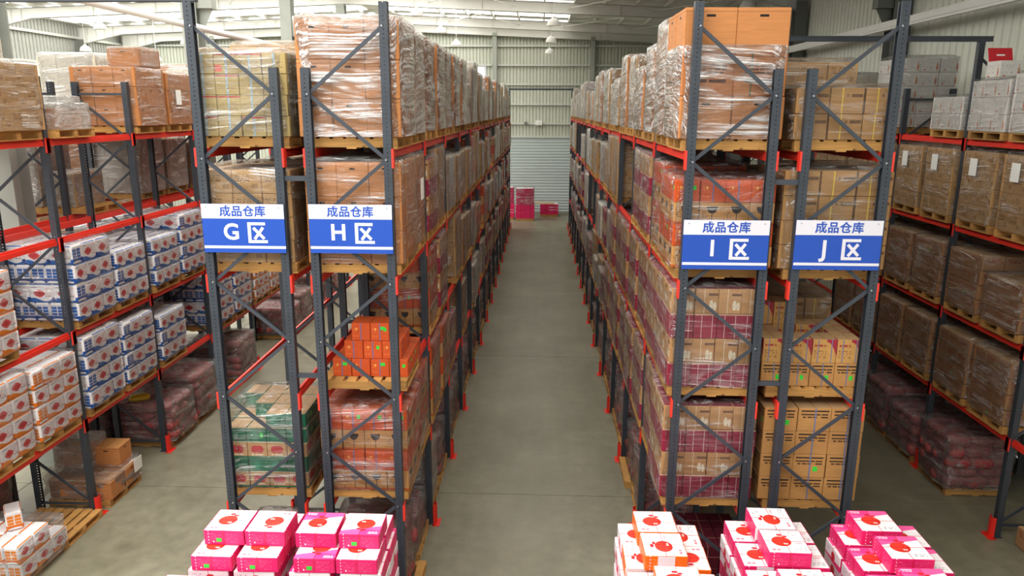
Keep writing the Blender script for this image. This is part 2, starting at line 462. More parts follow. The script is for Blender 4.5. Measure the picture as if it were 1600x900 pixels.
class MB:
    """collects boxes and prisms into one mesh"""
    def __init__(s): s.V, s.F, s.U, s.I = [], [], [], []
    def face(s, pts, uv=None, mi=0):
        n = len(s.V); s.V += [tuple(p) for p in pts]; s.F.append(list(range(n, n + len(pts))))
        s.U.append(uv or [(0, 0)] * len(pts)); s.I.append(mi)
    def box(s, x0, x1, y0, y1, z0, z1, mi=0):
        n = len(s.V)
        s.V += [(x0, y0, z0), (x1, y0, z0), (x1, y1, z0), (x0, y1, z0), (x0, y0, z1), (x1, y0, z1), (x1, y1, z1), (x0, y1, z1)]
        for f in ((0, 3, 2, 1), (4, 5, 6, 7), (0, 1, 5, 4), (1, 2, 6, 5), (2, 3, 7, 6), (3, 0, 4, 7)):
            s.F.append([n + i for i in f]); s.U.append([(0, 0), (1, 0), (1, 1), (0, 1)]); s.I.append(mi)
    def bar(s, p, q, w, d, up=(0, 1, 0), mi=0):
        p, q = Vector(p), Vector(q); t = (q - p).normalized(); a = Vector(up); a = (a - t * a.dot(t)).normalized(); c = t.cross(a)
        n = len(s.V)
        for e in (p, q):
            for i, j in ((-1, -1), (1, -1), (1, 1), (-1, 1)): s.V.append(tuple(e + a * (i * d / 2) + c * (j * w / 2)))
        for f in ((0, 1, 2, 3), (7, 6, 5, 4), (0, 4, 5, 1), (1, 5, 6, 2), (2, 6, 7, 3), (3, 7, 4, 0)):
            s.F.append([n + i for i in f]); s.U.append([(0, 0)] * 4); s.I.append(mi)
    def tube(s, p, q, r, n=10, r2=None, mi=0):
        p, q = Vector(p), Vector(q); t = (q - p).normalized(); a = t.orthogonal().normalized(); c = t.cross(a); k = len(s.V); r2 = r if r2 is None else r2
        for e, rr in ((p, r), (q, r2)):
            for i in range(n): th = 2 * math.pi * i / n; s.V.append(tuple(e + a * math.cos(th) * rr + c * math.sin(th) * rr))
        for i in range(n):
            j = (i + 1) % n; s.F.append([k + i, k + j, k + n + j, k + n + i]); s.U.append([(0, 0)] * 4); s.I.append(mi)
        s.F.append([k + i for i in range(n)][::-1]); s.U.append([(0, 0)] * n); s.I.append(mi)
        s.F.append([k + n + i for i in range(n)]); s.U.append([(0, 0)] * n); s.I.append(mi)
    def mesh(s, name, mats, smooth=False):
        if isinstance(mats, str): mats = [mats]
        return mk(name, s.V, s.F, mats, s.I, s.U, smooth)

def chamfer_box(ch=.02, swap=False):
    """unit box centred in x,y, z 0..1, bevelled edges, UVs per face; material slots 0 = +-y faces, 1 = +-x faces, 2 = top and bottom"""
    Vs, Fs, MI, UV = [], [], [], []
    h, k = .5, .5 - ch
    idx = {}
    def vid(p):
        key = tuple(round(c, 5) for c in p)
        if key not in idx: idx[key] = len(Vs); Vs.append((p[0], p[1], p[2] + .5))
        return idx[key]
    def fuv(p, ax):
        if ax == 0: return (p[1] + .5 if True else 0, p[2] + .5)
        if ax == 1: return (p[0] + .5, p[2] + .5)
        return (p[0] + .5, p[1] + .5)
    def addf(pts, ax, mi):
        c = sum((Vector(p) for p in pts), Vector()) / len(pts)
        nrm = (Vector(pts[1]) - Vector(pts[0])).cross(Vector(pts[2]) - Vector(pts[0]))
        if nrm.dot(c) < 0: pts = pts[::-1]
        Fs.append([vid(p) for p in pts]); MI.append(mi)
        us = []
        for p in pts:
            a, bb = fuv(p, ax)
            if ax == 0 and c[0] < 0: a = 1 - a
            if ax == 1 and c[1] > 0: a = 1 - a
            us.append((a, bb))
        UV.append(us)
    slot = {0: 1, 1: 0, 2: 2}
    for ax in range(3):
        for sg in (-1, 1):
            o1, o2 = [i for i in range(3) if i != ax]
            q = []
            for a, b_ in ((-k, -k), (k, -k), (k, k), (-k, k)):
                p = [0, 0, 0]; p[ax] = sg * h; p[o1] = a; p[o2] = b_; q.append(tuple(p))
            addf(q, ax, slot[ax])
    for ax in range(3):       # edges along ax
        o1, o2 = [i for i in range(3) if i != ax]
        for s1 in (-1, 1):
            for s2 in (-1, 1):
                q = []
                for e, (a, b_) in ((-k, (h, k)), (k, (h, k)), (k, (k, h)), (-k, (k, h))):
                    p = [0, 0, 0]; p[ax] = e; p[o1] = s1 * a; p[o2] = s2 * b_; q.append(tuple(p))
                addf(q, o1, slot[o1])
    for s0 in (-1, 1):
        for s1 in (-1, 1):
            for s2 in (-1, 1):
                addf([(s0 * h, s1 * k, s2 * k), (s0 * k, s1 * h, s2 * k), (s0 * k, s1 * k, s2 * h)], 1, 0)
    return Vs, Fs, MI, UV
CB = chamfer_box(.018)
CB_SOFT = chamfer_box(.07)
_box_cache = {}
def box_mesh(front, side, top, soft=False):
    key = (front, side, top, soft)
    if key not in _box_cache:
        Vs, Fs, MI, UV = CB_SOFT if soft else CB
        _box_cache[key] = mk('carton', Vs, Fs, [front, side, top], MI, UV)
    return _box_cache[key]

def sack_mesh(mat):
    Vs, Fs = [], []
    nu, nv = 10, 6
    rnd = random.Random(5)
    for j in range(nv + 1):
        ph = -math.pi / 2 + math.pi * j / nv
        for i in range(nu):
            th = 2 * math.pi * i / nu
            f = lambda c, e: math.copysign(abs(c) ** e, c)
            x = f(math.cos(ph), .6) * f(math.cos(th), .55) * .5
            y = f(math.cos(ph), .6) * f(math.sin(th), .55) * .5
            z = f(math.sin(ph), .8) * .5 + .5
            n_ = mnoise.noise(Vector((x * 4, y * 4, z * 4))) * .09
            Vs.append((x * (1 + n_), y * (1 + n_), z * (1 + n_ * .6)))
    for j in range(nv):
        for i in range(nu):
            k = (i + 1) % nu
            Fs.append([j * nu + i, j * nu + k, (j + 1) * nu + k, (j + 1) * nu + i])
    return mk('sack', Vs, Fs, [mat], smooth=True)

def film_mesh(seed, mat, slack=.03, top=True, n=44, rows=11, hang=0.0):
    """rumpled wrap round a unit load: x,y in -.5...5, z 0..1"""
    rnd = random.Random(seed)
    Vs, Fs, UV = [], [], []
    def outline(t):          # rounded square
        a = 2 * math.pi * t
        c, s_ = math.cos(a), math.sin(a)
        e = .22
        return math.copysign(abs(c) ** e, c) * .5, math.copysign(abs(s_) ** e, s_) * .5
    off = seed * 7.7
    cols = n + 1
    for j in range(rows + 1):
        z = j / rows
        for i in range(cols):
            x, y = outline((i % n) / n)
            nz = mnoise.noise(Vector((x * 3.0 + off, y * 3.0, z * 2.2))) + .6 * mnoise.noise(Vector((x * 9 + off, y * 9, z * 4))) + .3 * mnoise.noise(Vector((x * 22 + off, y * 22, z * 9)))
            g = 1.012 + slack * (.5 + .8 * nz) + (hang * (1 - z) if hang else 0)
            zz = z * 1.004 + (.01 * nz if 0 < j < rows else 0)
            Vs.append((x * g, y * g, zz)); 
    tops = []
    if top:
        for ring, (f, dz) in enumerate(((.93, .016), (.70, .010), (.35, .02), (0.05, .014))):
            st = len(Vs); tops.append(st)
            for i in range(cols):
                x, y = outline((i % n) / n)
                nz = mnoise.noise(Vector((x * 6 + off, y * 6, ring * 1.7)))
                Vs.append((x * f, y * f, 1.004 + dz + .018 * abs(nz) + slack * .25 * nz))
    def quad(a, b_, c, d, us): Fs.append([a, b_, c, d]); UV.append(us)
    for j in range(rows):
        for i in range(n):
            u0, u1 = i * 4.6 / n, (i + 1) * 4.6 / n
            v0, v1 = j * 1.2 / rows, (j + 1) * 1.2 / rows
            quad(j * cols + i, j * cols + i + 1, (j + 1) * cols + i + 1, (j + 1) * cols + i, [(u0, v0), (u1, v0), (u1, v1), (u0, v1)])
    prev = rows * cols
    for r_, st in enumerate(tops):
        for i in range(n):
            us = []
            for q in (prev + i, prev + i + 1, st + i + 1, st + i): us.append((Vs[q][0] * 1.2 + 7, Vs[q][1] * 1.2))
            quad(prev + i, prev + i + 1, st + i + 1, st + i, us)
        prev = st
    return mk('stretch_film', Vs, Fs, [mat], uv=UV, smooth=True)
FILM = {'sheen_film': [film_mesh(80 + i, 'sheen_film', .035 + .012 * (i % 3)) for i in range(6)],
        'clear_film': [film_mesh(60 + i, 'clear_film', .03) for i in range(4)],
        'stretch_film': [film_mesh(i, 'stretch_film', .03 + .012 * (i % 3)) for i in range(7)],
        'thick_film': [film_mesh(20 + i, 'thick_film', .05) for i in range(4)],
        'sack_film': [film_mesh(40 + i, 'sack_film', .07) for i in range(4)]}
SACK = {m: sack_mesh(m) for m in ('red_sack', 'rose_sack')}

# ------------------------------------------------------------------ the setting
XL, XR, YB, YF = -28.0, 9.9, -6.0, 51.3
XRIDGE = -9.5
def roof_z(x): return 12.55 - .042 * abs(x - XRIDGE)
def struct(name, me, parent=None, loc=(0, 0, 0), **k):
    return add(name, me, parent, loc, kind='structure' if parent is None else None, **k)

# floor: cast slabs with open joints over a dark bed
fb = MB(); fb.box(XL, XR, YB, YF, -.2, -.03)
floor = struct('floor', fb.mesh('floor', 'joint_dark'))
joints = [YB, 4.62, 12.62, 20.62, 28.62, 36.62, 44.62, YF]
xj = [XL, -17.2, -9.6, .62 - 10.2 + 20.4 - 10.2 + 9.28]
xj = [XL, -18.5, -9.6, XR]
for i in range(len(joints) - 1):
    for j in range(len(xj) - 1):
        sb = MB(); g = .007
        sb.box(xj[j] + g, xj[j + 1] - g, joints[i] + g, joints[i + 1] - g, -.03, 0)
        add('concrete_slab', sb.mesh('concrete_slab', 'concrete'), floor)

def corrugated(name, p, axis, length, zfun, mat, pitch=.22, depth=.035, flip=1):
    """ribbed sheet wall: p start corner, axis 'x' or 'y'; ribs stand towards the room"""
    m_ = MB()
    n = int(length / pitch)
    prof = []
    for i in range(n):
        a = i * pitch
        prof += [(a, 0), (a + pitch * .70, 0), (a + pitch * .76, 1), (a + pitch * .94, 1)]
    prof.append((length, 0))
    pts = []
    for a, d in prof:
        x, y = (p[0] + a, p[1] + flip * d * depth) if axis == 'x' else (p[0] + flip * d * depth, p[1] + a)
        pts.append((x, y))
    for (x0, y0), (x1, y1) in zip(pts[:-1], pts[1:]):
        for (a0, b0, a1, b1) in zfun(x0, x1) if callable(zfun) else [(zfun[0], zfun[1], zfun[0], zfun[1])]:
            m_.face([(x0, y0, a0), (x1, y1, a1), (x1, y1, b1), (x0, y0, b0)])
    return m_.mesh(name, mat)
WIN = (-4.8, -3.72, 8.8, 9.72)
DOOR = (-3.6, 2.6, 5.12)
def far_z(x0, x1):
    lo, hi0, hi1 = 0.0, roof_z(x0), roof_z(x1)
    xm = (x0 + x1) / 2
    if WIN[0] < xm < WIN[1]: return [(0, WIN[2], 0, WIN[2]), (WIN[3], hi0, WIN[3], hi1)]
    if DOOR[0] < xm < DOOR[1]: lo = DOOR[2]
    if -25.0 < xm < -22.8: return [(0, 9.0, 0, 9.0), (9.75, hi0, 9.75, hi1)]
    return [(lo, hi0, lo, hi1)]
wall_far = struct('wall_far', corrugated('wall_far', (XL, YF), 'x', XR - XL, far_z, 'wall_sheet', .22, .06, 1))
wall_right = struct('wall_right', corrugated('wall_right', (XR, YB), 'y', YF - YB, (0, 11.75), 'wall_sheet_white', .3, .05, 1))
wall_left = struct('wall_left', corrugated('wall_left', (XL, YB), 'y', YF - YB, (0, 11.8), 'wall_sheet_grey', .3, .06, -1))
ob_ = MB()
for (x0, x1, y0, y1, z0, z1) in ((XL - .25, XL - .2, YB, YF, 0, 12), (XR + .2, XR + .25, YB, YF, 0, 12)):
    pass
# girts along the walls
for z in (6.03, 7.28, 8.55, 9.77, 10.97, 12.02):
    spans = [(XL, XRIDGE - .2), (XRIDGE + .2, -3.25), (-2.9, 3.1), (3.5, XR)]
    for a, c_ in spans:
        if z > roof_z(a) - .1 or z > roof_z(c_) - .1:
            if z > 12: 
                if a < -10 or c_ > 4: continue
        g = MB(); g.box(a, c_, YF - .17, YF - .045, z - .055, z + .055)
        add('girt', g.mesh('girt', 'girt_grey'), wall_far)
for z in (5.0, 7.2, 9.4, 11.0):
    g = MB(); g.box(XL + .04, XL + .16, YB, YF, z - .07, z + .07); add('girt', g.mesh('girt', 'girt_grey'), wall_left)
# gable columns
for x in (-21.7, -15.6, -3.07, 3.3):
    g = MB(); g.box(x - .14, x + .14, YF - .4, YF - .045, 0 if not (DOOR[0] < x < DOOR[1]) else DOOR[2] + .1, roof_z(x) - .5)
    struct('column', g.mesh('column', 'column_grey'))
# portal frames: columns and rafters
PF = [5.5, 13.55, 21.75, 29.95, 38.1, 46.2]
def hcol(x, y, w, d, z1, mat, corb=True, side=1):
    g = MB()
    f = .03
    g.box(x - w / 2, x + w / 2, y - d / 2, y - d / 2 + f, 0, z1); g.box(x - w / 2, x + w / 2, y + d / 2 - f, y + d / 2, 0, z1)
    g.box(x - .02, x + .02, y - d / 2 + f, y + d / 2 - f, 0, z1)
    o = struct('column', g.mesh('column', mat))
    if corb:
        g = MB(); g.box(x + side * w / 2, x + side * (w / 2 + .42), y - .17, y + .17, 9.62, 9.98)
        g.face([(x + side * w / 2, y - .02, 9.62), (x + side * (w / 2 + .4), y - .02, 9.62), (x + side * w / 2, y - .02, 8.9)])
        add('corbel', g.mesh('corbel', mat), o)
    return o
for y in PF:
    hcol(XRIDGE - .25, y, .42, .5, roof_z(XRIDGE) - .7, 'column_grey', True, 1)
    hcol(XR - .32, y, .42, .5, 10.9, 'column_dark', True, -1)
    hcol(XL + .42, y, .42, .5, 10.9, 'column_dark', False)
roof = MB()
for a, c_ in ((XL, XRIDGE), (XRIDGE, XR)):
    roof.face([(a, YB, roof_z(a)), (a, YF, roof_z(a)), (c_, YF, roof_z(c_)), (c_, YB, roof_z(c_))])
    roof.face([(a, YB, roof_z(a) + .12), (c_, YB, roof_z(c_) + .12), (c_, YF, roof_z(c_) + .12), (a, YF, roof_z(a) + .12)])
ceiling = struct('ceiling', roof.mesh('ceiling', 'roof_sheet'))
for y in PF + [50.95]:
    for a, c_, s_ in ((XL + .3, XRIDGE, -1), (XR - .3, XRIDGE, 1)):
        g = MB()
        dz = .5
        # tapered rafter: deep at the eave haunch
        A, Bx = a, c_
        hx = a + (2.6 if a < c_ else -2.6)
        for t in (-.11, .11):
            pass
        top0, top1, toph = roof_z(A) - .2, roof_z(Bx) - .2, roof_z(hx) - .2
        segs = [(A, top0, top0 - 1.0, hx, toph, toph - dz), (hx, toph, toph - dz, Bx, top1, top1 - dz)]
        for (xa, ta, ba, xb, tb, bb) in segs:
            w = .012
            g.face([(xa, y - w, ba), (xb, y - w, bb), (xb, y - w, tb), (xa, y - w, ta)])
            g.face([(xa, y + w, ta), (xb, y + w, tb), (xb, y + w, bb), (xa, y + w, ba)])
            for (za, zb) in ((ta, tb), (ba, bb)):
                for q in (-1, 1):
                    pts = [(xa, y - .11, za + q * .01), (xb, y - .11, zb + q * .01), (xb, y + .11, zb + q * .01), (xa, y + .11, za + q * .01)]
                    g.face(pts if q > 0 else pts[::-1])
            nst = 5
            for i in range(1, nst):
                t = i / nst; x = xa + (xb - xa) * t
                zt, zb_ = ta + (tb - ta) * t, ba + (bb - ba) * t
                g.box(x - .008, x + .008, y - .1, y + .1, zb_, zt)
        add('rafter', g.mesh('rafter', 'rafter_white'), ceiling)
for x in [XRIDGE + s_ * d for d in [.9 + 1.45 * i for i in range(14)] for s_ in (-1, 1)]:
    if XL + .4 < x < XR - .2:
        g = MB(); z = roof_z(x); g.box(x - .035, x + .035, 5, YF, z - .2, z - .005)
        add('purlin', g.mesh('purlin', 'rafter_white'), ceiling)
# cross rods of the roof bracing
for (y0, y1) in ((PF[4], PF[5]), (PF[3], PF[4])):
    for x in (-21.0, -15.2, -5.5, 1.2, 5.0):
        for q in (0, 1):
            g = MB(); a = (x, y0 if q else y1, roof_z(x) - .45); c_ = (x + 4.2, y1 if q else y0, roof_z(x + 4.2) - .45)
            g.tube(a, c_, .02, 6); add('brace_rod', g.mesh('brace_rod', 'rafter_white'), ceiling)
# glowing roof strips in place of daylight, sized and graded to light the hall
for y0, y1 in zip([-5.5] + PF, PF + [50.9]):
    for a, c_, pm in ((XL + .6, XRIDGE - .6, 'skylight_pane'), (XRIDGE + .6, -4.1, 'skylight_pane'), (-4.0, 1.6, 'dimmed_pane')):
        g = MB(); e = .03
        ya, yb = y0 + .75, y1 - .75
        g.face([(a, ya, roof_z(a) - e), (a, yb, roof_z(a) - e), (c_, yb, roof_z(c_) - e), (c_, ya, roof_z(c_) - e)])
        add('skylight_pane', g.mesh('skylight_pane', pm), ceiling)
# windows
def window(n, x0, x1, z0, z1, y=YF, axis='x'):
    g = MB()
    if axis == 'x':
        for (a, c_, d, e) in ((x0, x1, z0, z0 + .06), (x0, x1, z1 - .06, z1), (x0, x0 + .05, z0 + .06, z1 - .06), (x1 - .05, x1, z0 + .06, z1 - .06)): g.box(a, c_, y - .06, y + .02, d, e)
        o = struct('window_%d' % n, g.mesh('window', 'white_paint'))
        k = max(1, int((x1 - x0) / 1.1)); w = (x1 - x0 - .1) / k
        for i in range(k):
            g = MB(); g.box(x0 + .05 + i * w + .01, x0 + .05 + (i + 1) * w - .01, y, y + .01, z0 + .06, z1 - .06); add('pane', g.mesh('pane', 'daylight_pane'), o)
    else:
        for (a, c_, d, e) in ((x0, x1, z0, z0 + .06), (x0, x1, z1 - .06, z1), (x0, x0 + .05, z0 + .06, z1 - .06), (x1 - .05, x1, z0 + .06, z1 - .06)): g.box(XL + .02, XL + .1, a, c_, d, e)
        o = struct('window_%d' % n, g.mesh('window', 'white_paint'))
        k = max(1, int((x1 - x0) / 1.5)); w = (x1 - x0 - .1) / k
        for i in range(k):
            g = MB(); g.box(XL + .05, XL + .06, x0 + .05 + i * w + .01, x0 + .05 + (i + 1) * w - .01, z0 + .06, z1 - .06); add('pane', g.mesh('pane', 'daylight_pane'), o)
window(1, WIN[0], WIN[1], WIN[2], WIN[3])
window(2, -25.0, -22.8, 9.0, 9.75)
window(3, 37.5, 44.5, 8.4, 9.35, axis='y')
window(4, 46.8, 50.5, 8.4, 9.35, axis='y')
# roller shutter door
g = MB(); g.box(DOOR[0], DOOR[1], YF - .02, YF + .04, 0, .06)  # white sill, also painted as the bright gap of light under the shutter
door = struct('door_1', g.mesh('sill_light_gap', 'white_paint'))
nsl = 26
dzs = (DOOR[2] - .06) / nsl
sm = MB()
x0, x1 = DOOR[0], DOOR[1]
pr = [(-.03, 0.0), (-.075, .02), (-.085, dzs * .55), (-.06, dzs * .85), (-.03, dzs * .94)]
for (ya, za), (yb, zb) in zip(pr[:-1], pr[1:]): sm.face([(x0, YF + ya, za), (x1, YF + ya, za), (x1, YF + yb, zb), (x0, YF + yb, zb)])
slat = sm.mesh('slat', 'shutter_grey')
for i in range(nsl): add('slat', slat, door, (0, 0, .06 + i * dzs))
g = MB(); g.box(DOOR[0] - .1, DOOR[1] + .1, YF - .13, YF - .03, DOOR[2] - .02, DOOR[2] + .12); add('head_rail', g.mesh('head_rail', 'girt_grey'), door)
for x in (DOOR[0] - .08, DOOR[1] + .08):
    g = MB(); g.box(x - .08, x + .08, YF - .14, YF - .03, 0, DOOR[2]); add('side_rail', g.mesh('side_rail', 'girt_grey'), door)
# pipes on the columns
def thing(name, label, cat, loc=(0, 0, 0), rz=0, group=None):
    o = bpy.data.objects.new(name, None); COL.objects.link(o)
    o.location = loc; o.rotation_euler = (0, 0, rz); o.empty_display_size = .1
    o['label'] = label; o['category'] = cat
    if group: o['group'] = group
    return o
g = MB(); g.tube((-9.05, 8, 9.0), (-9.05, 50.8, 9.0), .085, 12)
add('pipe', g.mesh('pipe', 'white_paint', True), label='thick cream pipe running along the grey columns between the left racks and roof', cat='pipe')
g = MB(); g.box(9.08, 9.26, 6, 50.8, 9.08, 9.24); g.box(9.10, 9.24, 6, 50.8, 9.02, 9.08)
add('rail_duct', g.mesh('rail_duct', 'white_paint'), label='white square duct fixed along the dark columns of the white ribbed wall', cat='duct')
t = thing('junction_box', 'small white junction box on the ribbed far wall above the roller shutter', 'box', (-.15, YF - .292, 6.1))
g = MB(); g.box(-.22, .22, -.02, .12, -.17, .13); add('housing', g.mesh('housing', 'white_paint'), t)
g = MB(); g.box(-.06, .06, -.06, -.02, -.07, .07); add('lamp_lens', g.mesh('lamp_lens', 'paper'), t)
t = thing('floodlight', 'tiny black floodlight beside the white junction box on far wall', 'lamp', (-1.0, YF - .2, 6.05))
g = MB(); g.box(-.1, .1, -.1, .0, -.06, .1); add('housing', g.mesh('housing', 'column_dark'), t)
g = MB(); g.box(-.02, .02, 0, .12, -.02, .05); add('bracket', g.mesh('bracket', 'column_dark'), t)

# hanging bell lamps
def lamp(x, y, z, where, lab=None):
    t = thing('bell_lamp', lab or 'white bell lamp %s' % where, 'lamp', (x, y, z), group='bell lamps under the roof')
    g = MB(); g.tube((0, 0, .32), (0, 0, roof_z(x) + .002 - z), .012, 6); add('stem', g.mesh('stem', 'white_paint'), t)
    g = MB(); prf = [(.07, .34), (.09, .27), (.19, .22), (.25, .13), (.28, 0.0), (.26, .0), (.2, .18)]
    n = 16
    for (r0, z0), (r1, z1) in zip(prf[:-1], prf[1:]):
        for i in range(n):
            a, c_ = 2 * math.pi * i / n, 2 * math.pi * (i + 1) / n
            g.face([(r0 * math.cos(a), r0 * math.sin(a), z0), (r1 * math.cos(a), r1 * math.sin(a), z1), (r1 * math.cos(c_), r1 * math.sin(c_), z1), (r0 * math.cos(c_), r0 * math.sin(c_), z0)])
    add('lamp_shade', g.mesh('lamp_shade', 'lamp_shade', True), t)
    g = MB(); g.tube((0, 0, .04), (0, 0, .2), .05, 8); add('bulb', g.mesh('bulb', 'lamp_glow'), t)
for i, (x, y, z) in enumerate(((-4.95, 31.06, 10.5), (-4.85, 37.7, 10.5), (-4.9, 44.86, 10.5))):
    lamp(x, y, z, 'above racks G and H, %s from the camera' % ('first', 'second', 'third')[i])
for i, (x, y, z) in enumerate(((.46, 31.6, 10.2), (.46, 39.2, 10.2), (.46, 46.9, 10.2))):
    lamp(x, y, z, 'above the centre aisle, %s from the camera' % ('first', 'second', 'third')[i])
for i, (x, y, z) in enumerate(((-20.28, 35.51, 10.45), (-20.18, 43.8, 10.45), (-23.4, 39.4, 9.75), (-21.5, 42.9, 9.5))):
    lamp(x, y, z, 'over the far left hall, %s' % ('the largest of four', 'partly behind the tall dark post', 'flat and highest against the wall', 'beside the stacked brown cartons')[i])
lamp(7.32, 28.7, 10.5, 'above the brown cartons at the top of rack I')

# ------------------------------------------------------------------ pallet racks
BAY, Y0 = 2.533, 9.06
LV = [0.0, 1.766, 3.330, 4.894, 6.458]
def c_section(h, near, web):
    """punched upright; web = +1: web faces +x, open towards -x"""
    m_ = MB(); w, d, t = .05, .05, .004
    A = 1 if near else 0
    X = lambda a: a * web
    def strip(p, q, mi):
        m_.face([(p[0], p[1], 0), (q[0], q[1], 0), (q[0], q[1], h), (p[0], p[1], h)], [(0, 0), (1, 0), (1, h), (0, h)], mi)
    path = [(X(-.05), -.032), (X(-.05), -.05), (X(.05), -.05), (X(.05), .05), (X(-.05), .05), (X(-.05), .032)]
    for i, (p, q) in enumerate(zip(path[:-1], path[1:])): strip(p, q, A * (2 if i == 1 else 1) if i in (1, 3) else 0)
    return m_.mesh('upright', ['upright_steel', 'punched_steel', 'fine_punched_steel'])
POST = {(h, n, w): c_section(h, n, w) for h in (7.4, 8.13) for n in (0, 1) for w in (-1, 1)}
NODE_A = [.24 + 1.525 * i for i in range(6)]   # nodes on the aisle post
NODE_B = [1.0 + 1.525 * i for i in range(5)]   # nodes on the inner post
def frame_bars(dx, tall):
    """list of braces for a frame with the aisle post at +dx/2 (in x)"""
    h = dx / 2 - .02
    L = [((h, .2), (-h, .2))]
    for i in range(5):
        L.append(((h, NODE_A[i]), (-h, NODE_B[i]))); 
        if i < 4 or tall: L.append(((-h, NODE_B[i]), (h, NODE_A[i + 1])))
    if not tall: L.append(((-h, 7.18), (h, 7.18)))
    return L
_bars = {}
def brace_meshes(sign, tall):
    k = (sign, tall)
    if k not in _bars:
        out, allm = [], MB()
        for (p, q) in frame_bars(.95, tall):
            a, c_ = (p[0] * sign, 0, p[1]), (q[0] * sign, 0, q[1])
            g = MB(); g.bar(a, c_, .042, .026); out.append(g.mesh('brace', 'brace_steel')); allm.bar(a, c_, .042, .026)
        _bars[k] = (out, allm.mesh('bracing', 'brace_steel'))
    return _bars[k]
def beam_mesh(length, conn, out):
    g = MB(); a, c_ = .05, length - .05
    g.box(-.025, .025, a, c_, -.11, -.038); g.box(-.025, .0 if out > 0 else .025, a, c_, -.038, 0) if False else None
    if out > 0: g.box(-.025, .008, a, c_, -.038, 0)
    else: g.box(-.008, .025, a, c_, -.038, 0)
    if conn:
        for y in (.0, length): g.box(.0 if out > 0 else -.032, .032 if out > 0 else .0, y - .052, y + .052, -.2, .012)
    return g.mesh('beam', 'red_steel')
BEAM = {(c_, o_): beam_mesh(BAY, c_, o_) for c_ in (0, 1) for o_ in (-1, 1)}
cm = MB(); cm.box(-.008, .008, -.052, .052, -.215, .012); cm.box(-.012, .012, -.052, -.04, -.215, .012)
CONN = cm.mesh('beam_connector', 'red_steel')
def guard_mesh(s_):
    g = MB()
    w, d, h = .075, .10, .36
    pts = []
    for i in range(7):
        a = -math.pi / 2 + math.pi * i / 6
        pts.append((s_ * (.02 + d * math.cos(a) * .6), w * math.sin(a)))
    for (p, q) in zip(pts[:-1], pts[1:]):
        g.face([(p[0], p[1], 0), (q[0], q[1], 0), (q[0], q[1], h), (p[0], p[1], h)])
        g.face([(p[0] * .9, p[1] * .9, h), (q[0] * .9, q[1] * .9, h), (q[0] * .9, q[1] * .9, 0), (p[0] * .9, p[1] * .9, 0)])
        g.face([(p[0], p[1], h), (q[0], q[1], h), (q[0] * .9, q[1] * .9, h), (p[0] * .9, p[1] * .9, h)])
    g.box(s_ * .02 - .01, s_ * .02 + .01, -.13, .13, 0, .008); g.box(min(0, s_ * .13), max(0, s_ * .13), -.13, .13, 0, .008)
    return g.mesh('foot_guard', 'guard_red')
GUARD = {s_: guard_mesh(s_) for s_ in (-1, 1)}
bt = MB(); bt.tube((0, -.03, 0), (0, .03, 0), .012, 6); BOLT = bt.mesh('bolt', 'bolt_steel')
fp = MB(); fp.box(-.07, .07, -.08, .08, 0, .01); FOOT = fp.mesh('base_plate', 'upright_steel')

class Rack:
    def __init__(s, key, xc, aisle, k0, k1, label, tall=(), detail=4, skip_beams=(), levels=(1, 2, 3, 4)):
        s.key, s.xc, s.aisle, s.k0, s.k1 = key, xc, aisle, k0, k1
        s.y0 = Y0
        s.obj = thing('pallet_rack', label, 'rack', (xc, Y0 + k0 * BAY, 0), group='pallet racks')
        par = s.obj
        for k in range(k0, k1 + 1):
            y = (k - k0) * BAY
            near = k <= 3
            for side in (-1, 1):
                tl = (k in tall) and side == aisle
                u = add('upright', POST[(8.13 if tl else 7.4, 1 if near else 0, side)], par, (side * .475, y, 0))
                if k < 9: add('base_plate', FOOT, u)
                if side == aisle or k == k0:
                    add('foot_guard', GUARD[side], u, (side * .05, 0, 0)) if k > 0 else None
            bars, allb = brace_meshes(aisle, k in tall)
            if k <= detail:
                for m_ in bars: add('brace', m_, par, (0, y, 0))
                if k == 0 or (k == k0 and k0 > 0):
                    for z in NODE_A[: 6 if k in tall else 5]: add('bolt', BOLT, par, (aisle * .455, y - .03, z))
                    for z in NODE_B: add('bolt', BOLT, par, (-aisle * .455, y - .03, z))
            else:
                add('bracing', allb, par, (0, y, 0), kind='stuff')
            if k < k1:
                for L in levels:
                    for side in (-1, 1):
                        nr = (k < 5)
                        bm = add('beam', BEAM[(0 if nr else 1, side)], par, (side * .475, y, LV[L]))
                        if nr:
                            for yy in (.0, BAY): add('beam_connector', CONN, bm, (side * .058, yy, 0))
    def slot(s, bay, k):
        """centre y of pallet place k (0 near, 1 far) of a bay"""
        return Y0 + bay * BAY + (.665 if k == 0 else 1.868)

N = 14
R = {}
R['G'] = Rack('G', -3.625, -1, 0, N, 'long dark steel pallet rack with red beams carrying the G sign', tall=(0,))
R['H'] = Rack('H', -2.30, 1, 0, N, 'long dark steel pallet rack with red beams carrying the H sign', tall=(0, N))
R['I'] = Rack('I', 2.245, -1, 0, N, 'long dark steel pallet rack with red beams carrying the I sign', tall=(0, N))
R['J'] = Rack('J', 3.58, 1, 0, N, 'long dark steel pallet rack with red beams carrying the J sign', tall=(0, 2, 5))
R['F'] = Rack('F', -8.205, 1, 0, 9, 'pallet rack with red beams holding white tissue packs across the aisle from G', detail=4)
R['E'] = Rack('E', -9.62, -1, 0, 6, 'pallet rack standing back to back behind the tissue pack rack', detail=4)
R['K'] = Rack('K', 8.195, -1, 0, 8, 'pallet rack with red beams along the white ribbed wall', tall=(2, 5), detail=5)
R['D'] = Rack('D', -13.9, 1, 3, 7, 'distant pallet rack glimpsed behind the grey building columns', detail=4, levels=(2, 3, 4))
